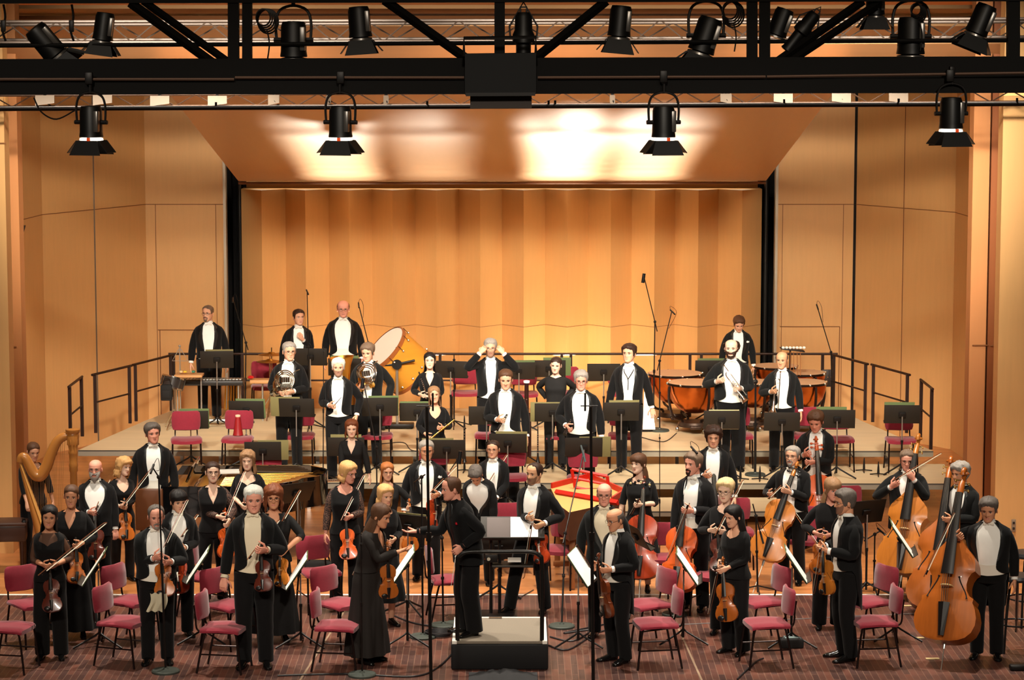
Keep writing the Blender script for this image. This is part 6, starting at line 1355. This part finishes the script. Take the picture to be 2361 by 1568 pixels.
P('v6', 413, 1466, 0, 1130, 'young person with black fringe in tailcoat, arms crossed over a violin', 16, hair=('mop', 'black'), R=(398, 1262, .2, 1.0), L=(418, 1268, .24, 1.0), skin='fair', head=(10, 12, 0), outfit='jacket')
P('v7', 494, 1390, 0, 1063, 'person in black blouse with lace sleeves and dark tied hair, holding a violin', 8, 'f', 'top', ('tied', 'darkbrown'), neck='V', sleeve='lace', glasses=True, R=(514, 1200, .22, 1.1), L=(526, 1213, .24, 1.1), skin='pale', head=(4, 2, 0))
P('v8', 575, 1340, 0, 1038, 'person with long curly light brown hair and square-neck black top, rear first violins', 0, 'f', 'top', ('wavylong', 'mouse'), neck='square', sleeve='elbow', R=(560, 1172, .22, .9), L=(585, 1175, .22, .9), skin='pale', head=(-2, 6, 0))
P('v9', 588, 1536, 0, 1118, 'tall grey-haired person in dark green-black tailcoat and cream shirt, front row', 2, hair=('short', 'white'), R=('rel', (-.29, -.06, .80), .8), L=(601, 1268, .27, 1.1), shirt=CREAM, bow=CREAM, skin='pink', head=(8, 10, 0), opening=.9)
P('v10', 634, 1476, 0, 1118, 'person with auburn curls and glasses in loose grey-black top and long skirt', 6, 'f', 'top', ('wavymid', 'auburn'), neck='V', sleeve='elbow', bottom='skirt', glasses=True, L=(652, 1278, .22, 1.0), R=(620, 1270, .2, .8), cloth=CHAR, wd=1.1, skin='tan', head=(0, 8, 0), hints={1: (1, .2, -.2)})
P('v11', 797, 1400, 0, 1063, 'person with blonde bob and glasses turned right, lace sleeves, holding an orange violin', 10, 'f', 'top', ('bob', 'blonde'), neck='round', sleeve='lace', glasses=True, R=('rel', (-.25, -.03, .78), .5), L=(801, 1196, .24, 1.1), skin='pink', head=(42, 14, 0))
P('v12', 893, 1346, 0, 1065, 'person with long ginger hair, glasses and red necklace in black top', 6, 'f', 'top', ('long', 'ginger'), neck='round', glasses=True, L=(944, 1172, .24, 1.1), skin='fair', head=(8, 8, 0), cloth=CHAR)
P('v13', 886, 1442, 0, 1117, 'fair-haired person in black half hidden behind the long-haired leader', 22, 'f', 'dress', ('collar', 'blonde'), neck='round', L=(906, 1250, .22, 1.0), skin='fair', head=(10, 12, 0), bottom='midi')
P('v14', 848, 1526, 0, 1157, 'long-haired person in long black dress leaning to shake the conductor\'s hand', 62, 'f', 'dress', ('long', 'brown'), neck='V', sleeve='long', lean=12, R=(938, 1268, .14, .3, (.3, -.4, .6)), L=(897, 1256, .05, 1.0), skin='tan', head=(4, 8, 0), cloth=BROWNX, hints={-1: (-.3, -.1, -.9)})
P('co', 1080, 1462, .3, 1096, 'person in black suit on the podium reaching out a hand to the leader', -66, outfit='jacket', hair=('receding', 'brown'), lean=17, L=(1053, 1272, .20, .9), R=(946, 1232, -.10, .3, (-.3, -.5, .3)), skin='pink', head=(-6, -8, 0), shirt=BLKCLOTH, bow=False, opening=.5, pocket=REDSQ, bottom='wide', wd=1.08, belly=.03, hints={-1: (.0, -.2, -.9), 1: (.5, .9, .1)})
# second violins and violas
P('v15', 983, 1334, 0, 1014, 'grey-haired person in tailcoat with white pocket square holding a viola', 4, hair=('short', 'grey'), pocket=SHIRT, L=(1003, 1144, .26, 1.1), skin='tan', head=(6, 6, 0), opening=1.05, wd=1.06)
P('v16', 1138, 1296, 0, 1014, 'person with cropped dark hair and glasses holding up a bow, behind the bowed violist', -8, hair=('crop', 'darkbrown'), glasses=True, R=(1118, 1122, .24, 1.0), L=(1140, 1160, .24, 1.0), head=(-4, 4, 0), skin='fair')
P('v17', 1110, 1346, 0, 1065, 'person bowing his dark grey head, jacket open over a white shirt', -14, outfit='jacket', hair=('full', 'darkgrey'), lean=20, head=(4, 32, 0), opening=1.9, L=(1138, 1235, .2, .8), R=(1090, 1240, .2, .8), skin='tan', bow=CREAM, wd=1.04)
P('v18', 1228, 1412, 0, 1065, 'dark-haired person in tailcoat with legs apart, looking left over a violin', -24, hair=('receding', 'darkbrown'), beard=('stubble', 'darkbrown'), R=(1223, 1196, .27, 1.1), L=(1242, 1213, .27, 1.0), stance=((-.26, -.10), (.12, .06)), head=(-12, 4, 0), skin='olive', side=3)
# cellos, violas right
P('c1', 1392, 1466, 0, 1115, 'bald person with glasses in dark jacket directly behind the front bald violinist', -4, outfit='jacket', hair=('sides', 'grey'), glasses=True, shirt=CREAM, bow=CREAM, opening=1.2, skin='pink', head=(0, 6, 0), wd=1.08)
P('v19', 1424, 1526, 0, 1173, 'bald person in tailcoat turned left, holding a violin upright, front row', -52, hair=('sides', 'darkgrey'), glasses=True, L=(1394, 1316, .24, 1.0), R=(1368, 1308, .0, .9), skin='tan', head=(-2, 14, 0), belly=.03, bow=CREAM)
P('cf', 1474, 1362, 0, 1045, 'smiling person with brown fringe in black dress holding a red cello', -14, 'f', 'dress', ('longfringe', 'brown'), neck='round', sleeve='elbow', L=(1469, 1166, .25, 1.1), skin='pale', head=(-24, 2, -4), bottom='midi', extra=lambda r, TH, bend, TAB, wd, bl: [MB().ball(bend(sect(TAB, 1.42-.05*abs(math.sin(a)), a, .02, wd, bl)), .018, 6).build('flower', (MATS['scrap'] if i % 2 else CHAR), r) for i, a in enumerate((-.9, -.55, -.2, .15, .5, .85))])
P('ca', 1598, 1404, 0, 1042, 'person with moustache and goatee in tailcoat gripping an orange cello, looking left', -24, hair=('full', 'greybrown'), beard=('goatee', 'darkbrown'), L=(1582, 1178, .26, 1.1), R=(1550, 1260, .1, .6), skin='pink', head=(-18, 2, 0))
P('cu', 1642, 1302, 0, 983, 'person with thick brown curls peering over a dark scroll, cello section', -6, hair=('curls', 'darkbrown'), R=(1632, 1096, .25, 1.1), head=(2, 10, 0), skin='fair', shirt=SHIRT)
P('bw', 1672, 1460, 0, 1103, 'person with short fair hair and glasses in black cardigan holding a viola', -8, 'f', 'top', ('full', 'fairblonde'), neck='round', glasses=True, R=(1646, 1222, .22, 1.0), L=(1662, 1226, .22, 1.0), skin='pale', head=(-14, 8, 0), wd=1.1)
P('dw', 1694, 1506, 0, 1163, 'person with black hair drawn back, in black, looking down left over a viola', -42, 'f', 'top', ('long', 'black'), neck='round', L=(1668, 1322, .20, .7), R=(1656, 1308, .0, .9), bottom='wide', skin='fair', head=(-8, 16, 0))
P('gb', 1824, 1344, 0, 1028, 'grey-bearded person with glasses holding a golden cello across his body', -22, hair=('short', 'grey'), beard=('goatee', 'grey'), glasses=True, R=(1776, 1142, .22, 1.0), L=(1810, 1132, .30, 1.1), head=(-4, -2, 0), wd=1.1, skin='fair')
P('mk', 1880, 1262, 0, 945, 'person with short brown hair looking down over a cello scroll with bow in hand', -14, hair=('full', 'brown'), R=(1862, 1046, .26, 1.1), L=(1866, 1068, .26, 1.1), head=(-6, 26, 0), skin='pink')
P('lw', 1910, 1448, 0, 1100, 'person with long straight fair hair in black, behind the man in profile', 2, 'f', 'top', ('longfringe', 'mouse'), neck='crew', R=(1889, 1234, .22, 1.0), L=(1903, 1240, .22, 1.0), bottom='wide', skin='pink', head=(18, 14, 0))
P('mp', 1948, 1520, 0, 1128, 'person with swept grey hair in tailcoat, seen in left profile in the front row', -76, hair=('full', 'darkgrey'), beard=('stubble', 'darkgrey'), glasses=True, L=(1892, 1268, .10, 1.0), R=(1888, 1262, -.1, 1.0), skin='tan', head=(-2, 6, 0), wd=1.05)
# basses
P('b1', 2086, 1364, 0, 1036, 'person with glasses playing the rear double bass, bow across the strings', -4, outfit='jacket', hair=('short', 'greybrown'), glasses=True, R=(2066, 1114, .22, 1.1), L=(2098, 1093, .24, 1.2), head=(-4, 8, 0), skin='pink', wd=1.12)
P('b2', 2212, 1402, 0, 1066, 'person with grey curls hidden behind two double bass scrolls', -48, outfit='jacket', hair=('curls', 'grey'), L=(2182, 1200, .2, 1.1), skin='tan', head=(-8, 8, 0), wd=1.08, opening=1.3)
P('b3', 2274, 1516, 0, 1146, 'person with swept dark hair, face in shadow, right of the front double bass', -14, hair=('full', 'darkgrey'), skin='tan', R=(2214, 1238, .18, 1.0), wd=1.16, belly=.05, opening=1.35, head=(-6, 14, 0), shirt=SHIRT)
# ---------------------------------------------------------------- instruments in their hands
def Y(k, f=.30): return PEOPLE[k].location.y-f
def vl(k, var, top, bot, label, kind='violin', f=.30, spin=0, away=1, sf=1.0): return strings(kind, var, bot, top, Y(k, f), label, spin, away, None, sf)
vl('v1', 'dark', (223, 1170), (223, 1292), 'dark brown violin hanging in front of the bald bearded violinist', spin=-12); bow((221, 1172), (251, 1104), Y('v1', .28), 'bow held up by the bald bearded violinist')
vl('v2', 'amber', (284, 1138), (292, 1246), 'amber violin held by the blonde curly violinist', spin=25); bow((282, 1168), (352, 1076), Y('v2', .33), 'bow slanting up beside the blonde curly violinist')
vl('v3', 'amber', (171, 1222), (176, 1346), 'amber violin behind the front-left violinist', spin=30)
vl('v4', 'dark', (116, 1284), (121, 1412), 'dark red-brown violin held low by the front-left violinist'); bow((88, 1327), (250, 1198), Y('v4', .34), 'long bow crossing the front-left violinist')
vl('v5', 'amber', (371, 1246), (381, 1376), 'amber viola held above the white cloth', 'viola'); bow((377, 1262), (432, 1150), Y('v5', .36), 'bow held upright by the stocky man with the white cloth')
vl('v6', 'red', (412, 1243), (420, 1368), 'red-orange violin of the young person with black fringe', spin=-35); bow((417, 1238), (456, 1184), Y('v6', .34), 'bow poking up beside the young person with black fringe')
vl('v7', 'orange', (517, 1172), (521, 1288), 'orange violin of the lace-sleeved woman with dark hair', spin=35); bow((517, 1200), (564, 1084), Y('v7', .36), 'bow slanting up in front of the curly long-haired woman')
vl('v9', 'dark', (604, 1244), (608, 1364), 'dark brown violin held by the tall grey-haired violinist', spin=-12); bow((570, 1290), (644, 1196), Y('v9', .36), 'bow held across his chest by the tall grey-haired violinist')
vl('v10', 'gold', (651, 1244), (650, 1352), 'golden violin of the auburn-haired woman with glasses', spin=-30); bow((650, 1202), (692, 1128), Y('v10', .2), 'bow upright behind the tall grey-haired violinist')
vl('v11', 'orange', (797, 1172), (804, 1290), 'bright orange violin of the blonde bob violinist'); bow((786, 1200), (840, 1092), Y('v11', .36), 'bow held up by the blonde bob violinist')
vl('v12', 'amber', (942, 1150), (946, 1272), 'amber violin of the ginger-haired woman', spin=30)
vl('v14', 'amber', (892, 1248), (896, 1380), 'amber violin hanging from the leader\'s left hand', f=.12, spin=10); bow((854, 1246), (815, 1328), Y('v14', .15), 'bow hanging down beside the leader\'s dress')
vl('v15', 'red', (994, 1106), (996, 1226), 'reddish viola of the grey-haired man with pocket square', 'viola', spin=60); bow((992, 1136), (1054, 1072), Y('v15', .34), 'bow slanting up from the grey-haired man with pocket square')
vl('v16', 'dark', (1117, 1104), (1124, 1226), 'dark viola of the cropped-haired man with glasses', 'viola', spin=30); bow((1119, 1124), (1169, 1046), Y('v16', .36), 'bow raised behind the bowed violist')
vl('v17', 'orange', (1124, 1172), (1132, 1290), 'orange viola seen behind the open score', 'viola', f=.2)
vl('v18', 'red', (1246, 1184), (1250, 1300), 'red violin held by the dark-haired man with legs apart', spin=-35); bow((1227, 1206), (1208, 1336), Y('v18', .36), 'bow hanging straight down from the dark-haired man with legs apart')
vl('v19', 'brown', (1383, 1275), (1402, 1424), 'glossy brown viola seen side-on, held by the front bald violinist', 'viola', f=.26, spin=-62); bow((1330, 1256), (1362, 1308), Y('v19', .22), 'bow sticking out left of the front bald violinist')
bow((1475, 1150), (1440, 1215), Y('cf', .38), 'bow slanting in front of the red cello'); vl('cf', 'red', (1489, 1094), (1476, 1336), 'red cello of the smiling woman with brown fringe', 'cello', .38, spin=-14)
vl('ca', 'orange', (1587, 1122), (1560, 1364), 'orange cello gripped by the man with goatee', 'cello', .38, spin=-18); bow((1590, 1160), (1540, 1290), Y('ca', .5), 'bow hanging in front of the orange cello')
vl('cu', 'dark', (1643, 1062), (1652, 1272), 'dark cello of the curly-haired man', 'cello', .44)
vl('bw', 'dark', (1652, 1192), (1660, 1318), 'dark viola of the fair-haired woman with glasses', 'viola', .28); bow((1648, 1236), (1714, 1104), Y('bw', .33), 'bow rising beside the fair-haired woman with glasses')
vl('dw', 'amber', (1668, 1284), (1677, 1434), 'amber viola held low by the black-haired woman', 'viola', .28, spin=-22); bow((1656, 1318), (1635, 1418), Y('dw', .30), 'white-haired bow hanging down beside the amber viola')
vl('gb', 'gold', (1840, 1068), (1762, 1292), 'golden cello slanting in front of the grey-bearded man', 'cello', .42, spin=-18); bow((1770, 1150), (1822, 1100), Y('gb', .46), 'bow held behind the golden cello neck')
vl('mk', 'orange', (1880, 1008), (1892, 1232), 'cello of the man looking down, its scroll below his chin', 'cello', .44); bow((1850, 1084), (1910, 1020), Y('mk', .42), 'bow pointing up right from the man looking down')
vl('lw', 'amber', (1898, 1202), (1884, 1324), 'amber violin of the long fair-haired woman', spin=20); bow((1888, 1262), (1832, 1184), Y('lw', .36), 'bow pointing up left in front of the long fair-haired woman')
vl('mp', 'gold', (1903, 1236), (1908, 1372), 'golden violin held upright by the man in profile', f=.18, spin=-50); bow((1894, 1262), (1877, 1372), Y('mp', .22), 'white-haired bow hanging beside the man in profile')
vl('b1', 'gold', (2122, 1006), (2078, 1326), 'rear golden brown double bass being played', 'bass', .50, spin=-24, sf=.94); bow((2060, 1108), (2172, 1042), Y('b1', .62), 'bass bow across the rear double bass')
strings('bass', 'amber', (2150, 1410), (2194, 1058), Y('b2', .40), 'middle double bass, mostly hidden behind the front one', -16)
strings('bass', 'amber', (2178, 1482), (2230, 1086), Y('b3', .42), 'front double bass, nearest the right edge, standing before the others', -30); bow((2130, 1330), (2200, 1180), Y('b3', .72), 'bow leaning on the front double bass')
# winds and brass held
horn(656, 876, Y('h1', .27), 'silver french horn hugged by the man with glasses', mat('nickel', (206, 200, 184), 0.18, 1.0), 0, 10, .9); horn(846, 862, Y('h2', .27), 'shiny french horn held by the smiling man', chrome, -10, -20, .95, brass)
trumpet((1719, 926), (1668, 858), Y('t1', .31), 'silver trumpet slanting down before the bearded trumpeter'); trumpet((1782, 954), (1788, 868), Y('t2', .28), 'silver trumpet held upright by the bald trumpeter')
stick_inst('flute', (992, 1012), (1047, 968), Y('fl', .27), .67*.62, 'gold flute held across the long-haired flute player', 'flute', .012, GOLD, GOLD)
stick_inst('flute', (733, 1109), (797, 1107), Y('pw', .34), .38, 'silver flute held level by the woman in the dark V-neck blouse', 'flute', .015, chrome)
stick_inst('oboe', (1146, 992), (1190, 922), Y('ob', .29), .55, 'dark oboe slanting across the brown-haired man', 'oboe', .012, EBONY, chrome, .022)
stick_inst('clarinet', (1302, 1002), (1331, 928), Y('cl', .31), .58, 'black clarinet with silver keys against the big white waistcoat', 'clarinet', .014, EBONY, chrome, .03)
stick_inst('oboe', (986, 920), (966, 858), Y('cw', .24), .45, 'dark oboe with silver keys of the long black-haired woman', 'oboe', .013, EBONY, chrome, .022)
A, B2 = axis_px((768, 938), Y('bn', .30), (787, 916), .2, 1); o = tag(MB().tube([A, B2], [.006, .003], 6).build('conducting_stick', EBONY), 'thin black stick in the white-haired bassoonist\'s hand', 'stick')
o = tag(MB().tube([at(1050, 1288, Y('co', .25)), at(1040, 1352, Y('co', .30))], [.004, .002], 6).ball(at(1051, 1284, Y('co', .25)), (.012, .012, .018), 8).build('baton', white), 'white baton hanging from the conductor\'s left hand', 'baton')
# cloth below the viola
b = MB(); d = Y('v5', .34); rows = []
for j in range(9):
    t = j/8; rows.append([at(346+4*math.sin(t*4)-6*t+38*i/12+3*t*i/12, 1368+42*t+(2*math.sin(i*1.3)), d-.02*math.sin(i*1.1)*t) for i in range(13)])
tag(b.grid(rows, False).build('cleaning_cloth', mat('white_cloth', (196, 186, 160), 0.9, 0, 20, .1)), 'white cloth hanging below the stocky man\'s viola', 'cloth')
